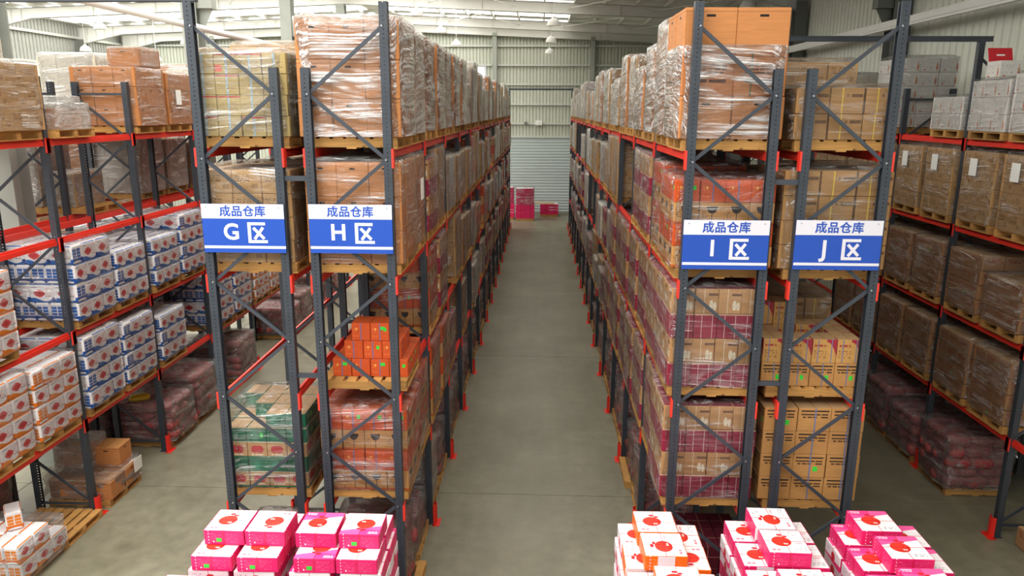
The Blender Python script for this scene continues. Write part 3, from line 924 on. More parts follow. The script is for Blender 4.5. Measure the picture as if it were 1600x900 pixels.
RNAME = {'G': 'rack G', 'H': 'rack H', 'I': 'rack I', 'J': 'rack J', 'F': 'the tissue pack rack', 'E': 'the rack behind the tissue packs', 'K': 'the rack along the white wall', 'D': 'the distant rack behind the columns'}
# spacers between back-to-back rows
sp = MB(); sp.box(-.19, .19, -.02, .02, -.03, .03)
for (xc, w, nm) in ((-2.9625, .28, 'H'), (2.9125, .285, 'J')):
    g = MB(); g.box(-w / 2, w / 2, -.02, .02, -.03, .03); me = g.mesh('row_spacer', 'brace_steel')
    for k in (0, 1, 2, 3):
        for z in (3.58, 6.11): add('row_spacer', me, R[nm].obj, (xc - R[nm].xc, k * BAY, z))
# tie beams over the aisles
def tie(xa, xb, k, z, label):
    g = MB(); y = Y0 + k * BAY; g.box(xa, xb, y - .04, y + .04, z, z + .09); g.box(xa, xb, y - .05, y - .04, z, z + .015); g.box(xa, xb, y - .05, y - .04, z + .075, z + .09)
    add('tie_beam', g.mesh('tie_beam', 'upright_steel'), label=label, cat='beam', group='tie beams across the aisles')
tie(-8.9, -4.0, 0, 8.13, 'dark steel tie beam across the aisle at the top of rack G')
tie(-1.85, 1.8, N, 8.02, 'dark steel tie beam across the far end of the centre aisle')
tie(3.9, 7.9, 2, 8.13, 'dark steel tie beam over the shaded aisle, nearer and longer of two')
tie(3.9, 7.9, 5, 8.13, 'dark steel tie beam over the shaded aisle, farther of two')

# ------------------------------------------------------------------ pallets and unit loads
PH = .14
def pallet_parts():
    P = []
    st = MB(); st.box(-.56, .56, -.045, .045, .018, .118); stm = st.mesh('stringer', 'pallet_wood')
    bd = MB(); bd.box(-.06, .06, -.525, .525, 0, .022); bdm = bd.mesh('deck_board', 'pallet_wood')
    bb = MB(); bb.box(-.06, .06, -.525, .525, 0, .018); bbm = bb.mesh('bottom_board', 'pallet_wood')
    for y in (-.48, 0, .48): P.append(('stringer', stm, (0, y, 0)))
    for i in range(7): P.append(('deck_board', bdm, (-.50 + .1667 * i, 0, .118)))
    for x in (-.5, 0, .5): P.append(('bottom_board', bbm, (x, 0, 0)))
    j = MB()
    for y in (-.48, 0, .48): j.box(-.56, .56, y - .045, y + .045, .018, .118)
    for i in range(7): x = -.50 + .1667 * i; j.box(x - .06, x + .06, -.525, .525, .118, PH)
    for x in (-.5, 0, .5): j.box(x - .06, x + .06, -.525, .525, 0, .018)
    return P, j.mesh('pallet', 'pallet_wood')
PAL, PAL_FAR = pallet_parts()
PALLETS = []
def pallet(x, y, z, label, near=True, rz=0.0, group='wooden pallets'):
    PALLETS.append((x, y, z, label, near, rz, group))
def pallet_now(x, y, z, label, near, rz, group):
    if near:
        t = thing('pallet', label, 'pallet', (x, y, z), rz, group)
        for nm, me, l in PAL: add(nm, me, t, (l[0] + random.uniform(-.008, .008) * (nm != 'stringer'), l[1], l[2]))
        return t
    return add('pallet', PAL_FAR, None, (x, y, z), rz, label=label, cat='pallet', group=group)

def bm3(f, s_=None, t='kraft_top'): return (f, s_ or f, t)
KINDS = {   # name: (object name, what it is, tiers (front, side, top), nx, ny, tier height, film, description)
    'brown': ('brown_carton_load', [bm3('brown_side', None, 'brown_top')], 3, 3, .45, 'stretch_film', 'wrapped brown carton load'),
    'brownprint': ('brown_carton_load', [bm3('brown_side', None, 'brown_top'), bm3('brown_print', None, 'brown_top'), bm3('brown_side', None, 'brown_top')], 2, 2, .49, 'stretch_film', 'tall brown carton load'),
    'kraft': ('kraft_carton_load', [bm3('kraft_side')], 3, 3, .32, 'stretch_film', 'wrapped kraft carton load'),
    'olive': ('kraft_carton_load', [bm3('olive_side')], 4, 4, .245, 'stretch_film', 'wrapped yellowish carton load'),
    'orange': ('orange_carton_load', [bm3('orange_goblet', None, 'orange_top'), bm3('orange_side', None, 'orange_top')], 4, 3, .29, 'stretch_film', 'wrapped orange carton load'),
    'crimson': ('crimson_carton_load', [bm3('crimson_side', None, 'crimson_top'), bm3('hand_side', None, 'crimson_top')], 4, 3, .31, 'stretch_film', 'wrapped crimson carton load'),
    'green': ('green_carton_load', [bm3('heart_side'), bm3('green_side'), bm3('heart_side'), bm3('green_side'), bm3('green_side')], 4, 3, .215, 'stretch_film', 'wrapped green carton load'),
    'ystrap': ('strapped_carton_load', [bm3('yellow_strap_side')], 3, 2, .3, 'stretch_film', 'yellow-strapped carton load'),
    'bstrap': ('strapped_carton_load', [bm3('blue_strap_side')], 3, 3, .325, None, 'blue-strapped carton load'),
    'redprint': ('printed_carton_load', [bm3('redprint_side')], 3, 3, .26, 'stretch_film', 'wrapped red-printed carton load'),
    'bottle': ('white_carton_load', [bm3('bottle_side', None, 'white_top')], 3, 3, .29, 'stretch_film', 'wrapped white carton load'),
    'purple': ('purple_carton_load', [bm3('purple_side', None, 'white_top')], 3, 3, .26, 'clear_film', 'purple carton load'),
    'taupe': ('taupe_carton_load', [bm3('taupe_side')], 3, 3, .33, 'thick_film', 'wrapped taupe carton load'),
    'cream': ('cream_carton_load', [bm3('cream_side', None, 'white_top')], 3, 3, .3, 'thick_film', 'wrapped cream carton load'),
    'tblue': ('tissue_pack_load', [bm3('tissue_blue_face', 'tissue_blue_end', 'tissue_blue_top')], 3, 5, .315, 'clear_film', 'blue-white tissue pack load'),
    'torange': ('tissue_pack_load', [bm3('tissue_orange_face', 'tissue_orange_end', 'tissue_orange_top')], 3, 5, .30, 'clear_film', 'orange-white tissue pack load'),
    'sack': ('sack_load', 'red_sack', 3, 4, .22, 'sack_film', 'wrapped red sack load'),
    'rose': ('sack_load', 'rose_sack', 3, 4, .22, 'sack_film', 'wrapped rose sack load'),
    'pinkfar': ('gift_box_load', [bm3('gift_far_side', None, 'white_top')], 2, 2, .175, None, 'pink gift box load'),
}
_stack_cache = {}
def layout(kind, nx, ny, nz, dx, dy, th, rnd):
    """positions of the pieces of a unit load: (mesh triple index, x, y, z, sx, sy, sz, rz)"""
    out = []
    gap = .006
    tis = kind in ('tblue', 'torange')
    for k in range(nz):
        a, c_ = (nx, ny)
        if tis:       # long faces to the aisle; on every other tier the end row is turned to face along the aisle
            first = dy * .24 if k % 2 else 0
            n1 = 3 if k % 2 == 0 else 2
            if first:
                for i in range(3):
                    out.append((k, -dx / 2 + dx / 3 * (i + .5), -dy / 2 + first / 2, k * th, dx / 3 - gap, first - gap, th - .003, 0))
            w, d = dx / 5, (dy - first) / n1
            for i in range(5):
                for j in range(n1):
                    if 0 < i < 4 and 0 < j < n1 - 1 and k < nz - 1: continue
                    out.append((k, -dx / 2 + w * (i + .5) + rnd.uniform(-.008, .008), -dy / 2 + first + d * (j + .5), k * th, d - gap, w - gap, th - .003, math.pi / 2))
            continue
        w, d = dx / a, dy / c_
        for i in range(a):
            for j in range(c_):
                if 0 < i < a - 1 and 0 < j < c_ - 1 and k < nz - 1: continue
                jx, jy = rnd.uniform(-.006, .006), rnd.uniform(-.006, .006)
                out.append((k, -dx / 2 + w * (i + .5) + jx, -dy / 2 + d * (j + .5) + jy, k * th, w - gap, d - gap, th - .003, 0))
    return out
def merge(name, items, mats, geo):
    Vs, Fs, MI, UV = [], [], [], []
    gV, gF, gM, gU = geo
    for (off, x, y, z, sx, sy, sz, rz) in items:
        n = len(Vs); c_, s_ = math.cos(rz), math.sin(rz)
        for v in gV:
            a, b_ = v[0] * sx, v[1] * sy
            Vs.append((x + a * c_ - b_ * s_, y + a * s_ + b_ * c_, z + v[2] * sz))
        Fs += [[n + i for i in f] for f in gF]; MI += [off + m_ for m_ in gM]; UV += gU
    return mk(name, Vs, Fs, mats, MI, UV)
FLAT = chamfer_box(.018)
def unit_load(kind, x, y, z, label, nz, dims=(1.16, 1.08), detail=True, grid=None, film='auto', th=None, rz=0.0, paper=None, drop=None, seed=None, filmscale=1.0, group=None):
    name, tiers, nx, ny, th0, fm, desc = KINDS[kind]
    th = th or th0
    if grid: nx, ny = grid
    rnd = random.Random(seed if seed is not None else zlib.crc32(repr((kind, round(x * 10), round(y * 10), round(z * 10))).encode()) & 0xffff)
    dx, dy = dims
    t = thing(name, label, 'pallet load', (x, y, z), rz, group or 'pallet loads on the racks')
    H = nz * th
    if name == 'sack_load':
        me = SACK[tiers]
        sp_ = []
        for k in range(nz):
            a, c_ = (nx, ny) if k % 2 == 0 else (ny, nx)
            shr = 1 - .05 * max(0, k - nz + 3)
            for i in range(a):
                for j in range(c_):
                    if 0 < i < a - 1 and 0 < j < c_ - 1 and k < nz - 1: continue
                    bx, by = dx / a, dy / c_
                    sp_.append(((-dx / 2 + bx * (i + .5)) * shr + rnd.uniform(-.04, .04), (-dy / 2 + by * (j + .5)) * shr + rnd.uniform(-.04, .04), k * th * .86 + .006 + rnd.uniform(0, .02) * (k > 0), rnd.uniform(-.3, .3), bx * rnd.uniform(1.0, 1.2), by * rnd.uniform(1.0, 1.2), th * rnd.uniform(1.05, 1.25)))
        if detail:
            for q in sp_: tl = .12 * (q[2] > .05); add('sack', me, t, q[:3], (rnd.uniform(-tl, tl), rnd.uniform(-tl, tl), q[3]), q[4:])
        else:
            key = ('sack', tiers, nz, rnd.randint(0, 2), round(dx, 1))
            if key not in _stack_cache:
                gV = [tuple(v.co) for v in me.vertices]; gF = [list(p.vertices) for p in me.polygons]
                Vs, Fs = [], []
                for (sx_, sy_, sz_, r_, wx, wy, wz) in sp_:
                    n_ = len(Vs); cr, sr = math.cos(r_), math.sin(r_)
                    Vs += [(sx_ + v[0] * wx * cr - v[1] * wy * sr, sy_ + v[0] * wx * sr + v[1] * wy * cr, sz_ + v[2] * wz) for v in gV]
                    Fs += [[n_ + i for i in f] for f in gF]
                _stack_cache[key] = mk('sacks', Vs, Fs, [tiers], smooth=True)
            add('sacks', _stack_cache[key], t, kind='stuff')
        H = (nz - 1) * th * .86 + th * 1.12
    else:
        trip = [tiers[k % len(tiers)] for k in range(nz)]
        soft = kind in ('tblue', 'torange')
        items = layout(kind, nx, ny, nz, dx, dy, th, rnd)
        if drop: items = [i for i in items if not drop(i)]
        pn = 'tissue_pack' if soft else 'gift_box' if kind == 'pinkfar' else 'carton'
        if detail:
            for (k, px, py, pz, sx, sy, sz, r_) in items:
                add(pn, box_mesh(*trip[k], soft), t, (px, py, pz), r_ + rnd.uniform(-.008, .008), (sx, sy, sz))
        else:
            key = (kind, nx, ny, nz, round(dx, 2), round(dy, 2), round(th, 3), rnd.randint(0, 1))
            if key not in _stack_cache or drop:
                mats = []
                for tr in tiers: mats += list(tr)
                its = [((k % len(tiers)) * 3, *rest) for (k, *rest) in items]
                _stack_cache[key] = merge(pn + 's', its, mats, CB_SOFT if soft else FLAT)
            add(pn + 's', _stack_cache[key], t, kind='stuff')
    if film == 'auto': film = fm
    if film == 'stretch_film' and z > 6.4 and abs(x) < 3.2: film = 'sheen_film'
    if film:
        v = FILM[film]; f = v[rnd.randrange(len(v))]
        add('stretch_film', f, t, (0, 0, .003), 0 if rnd.random() < .5 else math.pi, (dx * 1.012, dy * 1.012, (H + .03) * filmscale))
    if paper:
        px, py, pz, ax = paper
        g = MB()
        if ax == 'x': g.box(px - .004, px + .004, py - .11, py + .11, pz - .15, pz + .15)
        else: g.box(px - .11, px + .11, py - .004, py + .004, pz - .15, pz + .15)
        add('paper_sheet', g.mesh('paper_sheet', 'paper'), t)
    return t
ORD = lambda i: '%d%s' % (i, 'th' if 10 < i % 100 < 14 else {1: 'st', 2: 'nd', 3: 'rd'}.get(i % 10, 'th'))
LVN = ['floor level', 'first level', 'second level', 'third level', 'top level']
RN = {'G': 'rack G', 'H': 'rack H', 'I': 'rack I', 'J': 'rack J', 'F': 'the tissue rack', 'E': 'the rear rack', 'K': 'the wall rack', 'D': 'the distant rack'}
def put(row, L, s, kind, nz=None, label=None, near=None, dims=None, pal=True, dxo=0.0, dyo=0.0, **k):
    """a pallet load on level L of a row, in pallet place s (0 nearest)"""
    rk = R[row]
    bay, sl = divmod(s, 2)
    y = rk.slot(bay, sl) + dyo
    z = LV[L] + .001
    x = rk.xc + dxo
    if near is None: near = bay < 3
    where = '%s of %s, %s place from near end' % (LVN[L], RN[row], ORD(s + 1 - rk.k0 * 2))
    px_ = x - (rk.aisle * (.02 if L else .08) if row in 'HIGJ' and s > 0 else 0)
    if pal: pallet(px_, y, z, 'wooden pallet, ' + where, near and bay < 2 or (row in 'FK' and bay < 3))
    if L == 0 and row in 'HI': dims = (1.0, 1.04); x = rk.xc - rk.aisle * .06
    if row in 'HIGJ' and s > 0 and L > 0:
        w_ = 1.06 + .1 * ((s * 7 + L * 3) % 5) / 4
        dims = (w_, dims[1] if dims else 1.07); x = rk.xc - rk.aisle * .01 + dxo * .3
    nz = nz or 3
    return unit_load(kind, x, y, z + (PH if pal else 0) + .002, label or (KINDS[kind][6] + ', ' + where), nz, dims or (1.2, 1.08), near, **k)

# ---- row H, the front end
put('H', 4, 0, 'brown', 3, 'film-wrapped brown handle-hole cartons on the top level above the H sign', dims=(1.24, 1.1))
put('H', 3, 0, 'brown', 3, 'wrapped brown cartons partly hidden behind the H sign', dims=(1.2, 1.1), th=.42)
put('H', 1, 0, 'orange', 4, 'wrapped orange and kraft goblet cartons low in the first bay of rack H', dims=(1.16, 1.1), grid=(4, 3))
put('H', 0, 0, 'sack', 5, dims=(1.2, 1.1), dxo=.06)
put('H', 4, 1, 'brown', 3, dims=(1.22, 1.1)); put('H', 4, 2, 'brown', 3, dims=(1.2, 1.06))
put('H', 3, 1, 'brown', 3, th=.415, dims=(1.24, 1.1), paper=(.64, -.3, .8, 'x'))
put('H', 3, 2, 'crimson', 4, dims=(1.1, 1.05), th=.28); put('H', 3, 3, 'kraft', 4, dims=(1.22, 1.05), th=.31)
put('H', 2, 2, 'orange', 4, th=.3, dims=(1.14, 1.08)); put('H', 2, 3, 'crimson', 4)
put('H', 1, 1, 'orange', 4, th=.28); put('H', 1, 2, 'orange', 4, th=.3); put('H', 1, 3, 'orange', 4, th=.3)
# ---- row G
put('G', 4, 0, 'olive', 4, 'film-wrapped yellowish kraft cartons with blue straps on top of rack G', dims=(1.16, 1.1))
put('G', 3, 0, 'kraft', 4, 'wrapped kraft cartons with a sagging film top behind the G sign', dims=(1.1, 1.1), th=.29)
put('G', 1, 0, 'green', 5, 'wrapped green and kraft heart-print cartons low in rack G', dims=(1.08, 1.08), drop=lambda i: i[0] == 4 and i[1] < -.1 and i[2] < .0)
put('G', 0, 0, 'rose', 4, dims=(1.1, 1.05))
for s_ in range(1, 8): put('G', 4, s_, ('olive', 'kraft', 'brown')[s_ % 3], 3 if s_ % 3 == 2 else 4, th=.4 if s_ % 3 == 2 else .29, near=False)
for s_ in range(1, 6): put('G', 3, s_, 'kraft', 4, near=s_ < 2, th=.28)
for s_ in (9, 10, 11): put('G', 1, s_, 'orange', 3, near=False)
# ---- row I
put('I', 4, 0, 'brownprint', 3, 'tall two-column brown cartons with printing at the top of rack I', dims=(1.22, 1.1), th=.495, filmscale=.70)
put('I', 3, 0, 'orange', 4, 'wrapped orange goblet cartons partly behind the I sign', dims=(1.22, 1.08), th=.27)
put('I', 2, 0, 'crimson', 4, 'wrapped crimson and kraft hand-print cartons just below the I sign', dims=(1.16, 1.1), th=.325)
put('I', 1, 0, 'crimson', 4, 'wrapped crimson and kraft cartons in rack I above the gift boxes', dims=(1.2, 1.1), th=.325)
put('I', 4, 1, 'brownprint', 3, dims=(1.2, 1.1), th=.49); put('I', 4, 2, 'brown', 3, th=.42); put('I', 4, 3, 'brown', 2, th=.5)
for s_ in (1, 2, 3): put('I', 3, s_, 'orange' if s_ < 2 else 'crimson', 4, th=.29 if s_ < 2 else .3)
for L in (1, 2):
    for s_ in (1, 2, 3): put('I', L, s_, 'crimson', 4, th=.31 - .01 * (s_ == 2))
put('I', 0, 2, 'sack', 4); put('I', 0, 3, 'sack', 4, dxo=-.1)
# ---- row J
put('J', 4, 0, 'ystrap', 2, 'two tiers of yellow-strapped kraft cartons on top of rack J', dims=(1.2, 1.1), th=.3)
put('J', 3, 0, 'ystrap', 4, 'yellow-strapped kraft cartons in loose film above the J sign', dims=(1.3, 1.1), th=.3)
put('J', 1, 0, 'bstrap', 4, 'kraft cartons with blue straps and green stickers low in rack J', dims=(1.28, 1.1), th=.325)
put('J', 4, 1, 'kraft', 3); put('J', 3, 1, 'kraft', 4, th=.28); put('J', 2, 1, 'ystrap', 3, near=False); put('J', 1, 1, 'bstrap', 3, near=False)
for s_ in (2, 3): put('J', 2, s_, 'kraft', 3, near=False)
# ---- the long rows, further back
rnd = random.Random(11)
def far_row(row, L, s0, s1, kinds, gaps=0.08, hmin=.8, hmax=1.35):
    for s_ in range(s0, s1):
        if rnd.random() < gaps: continue
        kd = kinds[min(len(kinds) - 1, int(rnd.random() * len(kinds)))]
        th = KINDS[kd][4]
        H = rnd.uniform(hmin, hmax)
        nz = max(2, int(round(H / th)))
        if L < 4: nz = min(nz, int(1.29 / th))
        if KINDS[kd][0] == 'sack_load': nz = min(nz, 5)
        put(row, L, s_, kd, nz, near=False, dims=(rnd.uniform(1.1, 1.24), rnd.uniform(1.0, 1.1)), dxo=rnd.uniform(-.02, .02))
far_row('H', 4, 3, 7, ['brown'], .0, 1.2, 1.4)
far_row('H', 4, 7, 28, ['kraft', 'brown', 'kraft', 'taupe', 'cream'], .04, .9, 1.45)
far_row('H', 3, 4, 28, ['kraft', 'taupe', 'kraft', 'orange', 'cream'], .06, .85, 1.2)
far_row('H', 2, 4, 28, ['orange', 'crimson', 'taupe', 'kraft', 'redprint'], .14, .8, 1.2)
far_row('H', 1, 4, 28, ['orange', 'redprint', 'taupe', 'crimson'], .14, .75, 1.2)
far_row('H', 0, 1, 28, ['sack', 'taupe', 'rose', 'rose'], .08, .7, 1.1)
far_row('I', 4, 4, 14, ['brown', 'brown', 'kraft'], .05, .9, 1.4)
far_row('I', 4, 14, 28, ['kraft', 'taupe', 'cream'], .1, .7, 1.3)
far_row('I', 3, 6, 8, ['kraft'], .0, 1.1, 1.29)
far_row('I', 3, 8, 28, ['kraft', 'kraft', 'cream', 'taupe'], .28, .8, 1.2)
far_row('I', 2, 4, 7, ['crimson'], 0, 1.2, 1.29)
far_row('I', 2, 7, 28, ['kraft', 'taupe', 'crimson', 'cream'], .25, .7, 1.25)
far_row('I', 1, 4, 8, ['crimson'], 0, 1.1, 1.29)
far_row('I', 1, 8, 28, ['rose', 'kraft', 'taupe', 'sack'], .2, .7, 1.2)
far_row('I', 0, 4, 28, ['sack', 'rose'], .1, .6, 1.0)
# ---- the tissue rack F
put('F', 4, 1, 'kraft', 3, 'pale kraft cartons under loose film at the near end of the tissue rack top', th=.32, dims=(1.24, 1.1))
pallet(R['F'].xc + .04, R['F'].slot(1, 0), LV[4], 'wooden pallet under the crumpled clear film on the tissue rack top')
t = thing('film_covered_carton_load', 'low cartons under crumpled clear film on top of the tissue rack', 'pallet load', (R['F'].xc + .04, R['F'].slot(1, 0), LV[4] + PH + .002))
for i, (px, py, w) in enumerate(((-.25, -.2, .5), (.28, -.15, .4), (.2, .28, .42))): add('carton', box_mesh('brown_side', 'brown_side', 'brown_top'), t, (px, py, 0), .05 * i, (w, .4, .32))
add('stretch_film', FILM['thick_film'][1], t, (0, 0, -.01), 0, (1.1, 1.0, .42)); add('film_heap', FILM['thick_film'][2], t, (.1, .1, .30), .4, (.8, .7, .22))
put('F', 4, 4, 'brown', 3, 'wrapped brown cartons with one carton on top, on the tissue rack top', th=.36, dims=(1.24, 1.1), filmscale=.965)
t = R['F']
unit_load('brown', t.xc + .3, t.slot(2, 0) + .1, LV[4] + PH + 1.1, 'two brown cartons crowning the wrapped brown stack on the tissue rack top', 1, (.62, .8), True, grid=(1, 2), th=.33, film='stretch_film', filmscale=1.0)
put('F', 4, 5, 'brown', 3, 'wrapped brown cartons with a white paper, behind the taller crowned stack', th=.34, dims=(1.2, 1.05), paper=(.63, -.1, .55, 'x'))
put('F', 4, 6, 'kraft', 3); put('F', 4, 7, 'cream', 4)
put('F', 2, 0, 'torange', 4, dims=(1.2, 1.1))
put('F', 2, 2, 'tblue', 4, 'four-tier blue-white tissue packs beside the second tissue rack post', dims=(1.22, 1.12), th=.318)
put('F', 2, 3, 'tblue', 3, dims=(1.2, 1.06)); put('F', 2, 4, 'tblue', 3, dims=(1.2, 1.06)); put('F', 2, 5, 'tblue', 4, dims=(1.2, 1.1))
put('F', 1, 0, 'torange', 4, dims=(1.2, 1.12)); put('F', 1, 1, 'torange', 4, dims=(1.2, 1.1), th=.285)
put('F', 1, 2, 'tblue', 4, dims=(1.2, 1.1)); put('F', 1, 3, 'tblue', 4, dims=(1.2, 1.1), th=.29); put('F', 1, 4, 'tblue', 3, dims=(1.18, 1.08), th=.31)
put('F', 1, 6, 'tblue', 4, near=True, dims=(1.2, 1.1), th=.3); put('F', 1, 7, 'tblue', 4, near=True, dims=(1.2, 1.1))
put('F', 1, 8, 'torange', 4, near=True, dims=(1.2, 1.1), th=.28); put('F', 1, 9, 'torange', 3, near=True, dims=(1.2, 1.1))
put('F', 0, 4, 'sack', 4, 'dark red sacks under torn film with a yellow bag on top', dims=(1.25, 1.1)); put('F', 0, 5, 'sack', 5, dims=(1.25, 1.1))
put('F', 0, 7, 'rose', 5, near=True); put('F', 0, 10, 'sack', 4); put('F', 0, 11, 'rose', 5); put('F', 0, 12, 'sack', 3); put('F', 0, 13, 'rose', 5); put('F', 0, 14, 'sack', 4)
put('F', 1, 12, 'taupe', 3); put('F', 1, 14, 'taupe', 3)
# ---- the rear rack E and the distant rack D
put('E', 4, 2, 'cream', 4, 'tall cream load in milky film behind the tissue rack top', th=.37); put('E', 4, 5, 'cream', 4, th=.34)
put('E', 4, 1, 'cream', 3); put('E', 4, 6, 'taupe', 3); put('E', 4, 8, 'brown', 3)
put('E', 3, 4, 'kraft', 2, grid=(2, 3), dims=(.5, 1.0), dxo=.33, label='low kraft cartons under slack film on the rear rack', film='thick_film'); unit_load('taupe', -10.0, R['E'].slot(2, 0), LV[3] + PH + .003, 'tall taupe wrapped load beside the grey column of the rear rack', 3, (.6, 1.05), th=.4); put('E', 3, 6, 'taupe', 3, th=.41); put('E', 3, 7, 'taupe', 3, th=.39); put('E', 3, 8, 'redprint', 4)
for s_ in (1, 4, 5, 6, 7): put('E', 2, s_, 'tblue' if s_ > 4 else 'kraft', 3)
for s_ in (1, 2, 4, 5, 6, 7): put('E', 1, s_, 'tblue' if s_ > 3 else 'taupe', 3, near=False)
for s_ in (1, 4, 5, 6, 7): put('E', 0, s_, 'rose', 4)
for s_ in (8, 9, 10, 11): put('D', 3, s_, 'bottle' if s_ != 9 else 'redprint', 4, near=False)
put('D', 4, 8, 'bottle', 3); put('D', 4, 10, 'kraft', 3); put('D', 2, 8, 'kraft', 3); put('D', 2, 9, 'crimson', 3); put('D', 2, 10, 'crimson', 3); put('D', 2, 11, 'crimson', 4)
put('D', 3, 12, 'purple', 4); put('D', 3, 13, 'purple', 4)
# ---- the wall rack K
put('K', 4, 6, 'bottle', 5, 'tallest white carton load with orange bottle prints by the white wall', near=True, dims=(1.2, 1.1), grid=(3, 2), th=.285, film='clear_film')
put('K', 4, 4, 'bottle', 2, 'low two-tier white carton load on the wall rack top', dims=(1.15, 1.08), th=.3)
put('K', 4, 3, 'bottle', 3, 'three-tier white carton load with an open red-lidded box on it', dims=(1.15, 1.1), th=.285)
put('K', 4, 2, 'bottle', 3, dims=(1.15, 1.1), th=.31); put('K', 4, 8, 'cream', 4); put('K', 4, 10, 'taupe', 4); put('K', 4, 11, 'taupe', 3)
for s_ in (2, 3, 4, 5): put('K', 3, s_, 'kraft', 4, near=True, th=.305, dims=(1.15, 1.02), paper=(-.61, .12, .95, 'x'))
for s_ in (6, 7, 8, 9, 11): put('K', 3, s_, 'kraft', 4, near=False, th=.3, paper=(-.64, .1, .95, 'x'))
for s_ in (2, 3, 4, 5, 6, 8, 9): put('K', 2, s_, 'redprint', 3 if s_ == 2 else 4, near=s_ < 7, dims=(1.15, 1.06))
for s_ in (2, 3, 4, 5, 6, 7): put('K', 1, s_, 'redprint', 4, near=s_ < 6, dims=(1.15, 1.06), th=.27)
for s_ in (3, 4, 5, 6, 8, 9): put('K', 0, s_, 'sack', 5 if s_ != 4 else 4, near=s_ < 7, dims=(1.2, 1.1), dxo=-.06)
# ---- pink loads at the far door
for i, (x, y, n_, lab) in enumerate(((-.95, 48.2, 2, 'double stack of pink gift boxes before the roller shutter'), (-2.25, 48.7, 2, 'pink gift box stack half hidden by the end of rack H'), (.62, 50.2, 1, 'low pink gift box stack with a board lying on it'))):
    pallet(x, y, 0, 'pallet under the ' + lab, False)
    unit_load('pinkfar', x, y, PH + .002, 'lower ' + lab if n_ > 1 else lab, 5 if n_ > 1 else 4, (1.2, 1.0), False, seed=i, group='pink loads by the roller shutter')
    if n_ > 1:
        unit_load('pinkfar', x, y, PH + .88, 'upper ' + lab, 6, (1.1, .95), False, seed=i + 5, group='pink loads by the roller shutter', film='stretch_film')
g = MB(); g.box(-.8, .5, -.4, .4, 0, .05)
add('board', g.mesh('board', 'plank_wood'), None, (.45, 50.2, PH + .70 + .005), label='pale wooden board lying on the low pink stack by the shutter', cat='board')

# ------------------------------------------------------------------ loose cartons, each a thing
def loose(name, mats, label, loc, size, rz=0.0, cat='carton', group=None, soft=False, jitter=.012):
    return add(name, box_mesh(*mats, soft), None, loc, rz + random.uniform(-jitter, jitter), size, label, cat, group)
COLN = {2: ['left', 'right'], 3: ['left', 'middle', 'right'], 4: ['leftmost', 'second', 'third', 'rightmost']}
ROWN = {1: [''], 2: ['front row', 'back row'], 3: ['front row', 'middle row', 'back row']}
stk = MB(); stk.box(-.03, .03, -.002, .002, -.022, .022); STICKER = stk.mesh('price_sticker', 'sticker_green')
def sticker(o, size, u, v, pos=None):
    """green price sticker on the near face of a box"""
    p = add('price_sticker', STICKER, o, (u - .5, -.503, v), 0, (1 / size[0], 1 / size[1], 1 / size[2]))
    p['label'] = 'green price sticker'
# orange cartons on the second level of rack H
pz = LV[2] + .001
pallet(-2.28, 9.73, pz, 'wooden pallet with empty front boards under the loose orange cartons in rack H')
sz = (.245, .34, .24)
OM = ('orange_side', 'orange_side', 'orange_top')
tiers = [(4, 3, -2.72, 9.34, 'bottom tier'), (3, 2, -2.56, 9.36, 'middle tier'), (2, 1, -2.46, 9.38, 'top tier')]
for k, (nx, ny, x0, y0, tn) in enumerate(tiers):
    for j in range(ny):
        for i in range(nx):
            lab = ' '.join(('orange carton with purple strap, %s, %s %s, unwrapped pile in rack H' % (tn, ROWN[ny][j], COLN[nx][i])).split())
            o = loose('orange_carton', OM, lab, (x0 + .252 * (i + .5), y0 + .35 * (j + .5), pz + PH + .002 + k * .242), sz, group='loose orange cartons in rack H')
            if (k, i, j) in ((0, 0, 0), (0, 2, 0), (1, 2, 0), (2, 1, 0)): sticker(o, sz, .66, .72)
# kraft cartons with a crimson swoosh on the second level of rack J
pallet(3.5, 9.75, pz, 'wooden pallet under the unwrapped swoosh cartons in rack J')
sz = (.305, .33, .315)
for k in range(3):
    for j in range(3):
        for i in range(4):
            if k < 2 and j == 1 and i in (1, 2): continue
            if k == 2 and (j < 2 or i > 1): continue
            mats = ('blue_strap_side', 'blue_strap_side', 'kraft_top') if k == 0 else ('swoosh_side', 'swoosh_side', 'kraft_top')
            lab = '%s, %s tier, %s, %s one, below the J sign' % ('blue-strapped kraft carton' if k == 0 else 'crimson-swoosh kraft carton', ('bottom', 'middle', 'top')[k], ROWN[3][j], COLN[4][i])
            loose('kraft_carton', mats, lab, (2.87 + .312 * (i + .5), 9.26 + .338 * (j + .5), pz + PH + .002 + k * .317), sz, group='loose kraft cartons in rack J')
# tissue packs on the floor pallet at the near end of the tissue rack
px, py = -8.15, 9.93
pallet(px, py, 0.001, 'wooden pallet under the loose orange tissue packs on the floor, nearest of two')
TM = ('tissue_orange_face', 'tissue_orange_end', 'tissue_orange_top')
sz = (.36, .21, .29)
for k in range(2):
    for j in range(3 - (k > 0)):
        for i in range(5):
            if j == 1 and 0 < i < 4 and k == 0 and False: continue
            if k and i == 0: continue
            lab = 'orange-white tissue pack, %s tier, %s crosswise row, %s from the aisle, floor pile' % (('lower', 'upper')[k], ('1st', '2nd', '3rd')[j], ORD(5 - i))
            loose('tissue_pack', TM, lab, (px - .48 + .225 * (i + .5), py - .5 + .37 * (j + .5) - (.02 if k else 0), .142 + k * .292), sz, -math.pi / 2, 'tissue pack', 'loose tissue packs on the floor', True)
loose('tissue_pack', TM, 'single orange-white tissue pack lying on top of the floor pile', (px + .2, py + .08, .142 + .586), (.37, .22, .3), -.9, 'tissue pack', 'loose tissue packs on the floor', True)
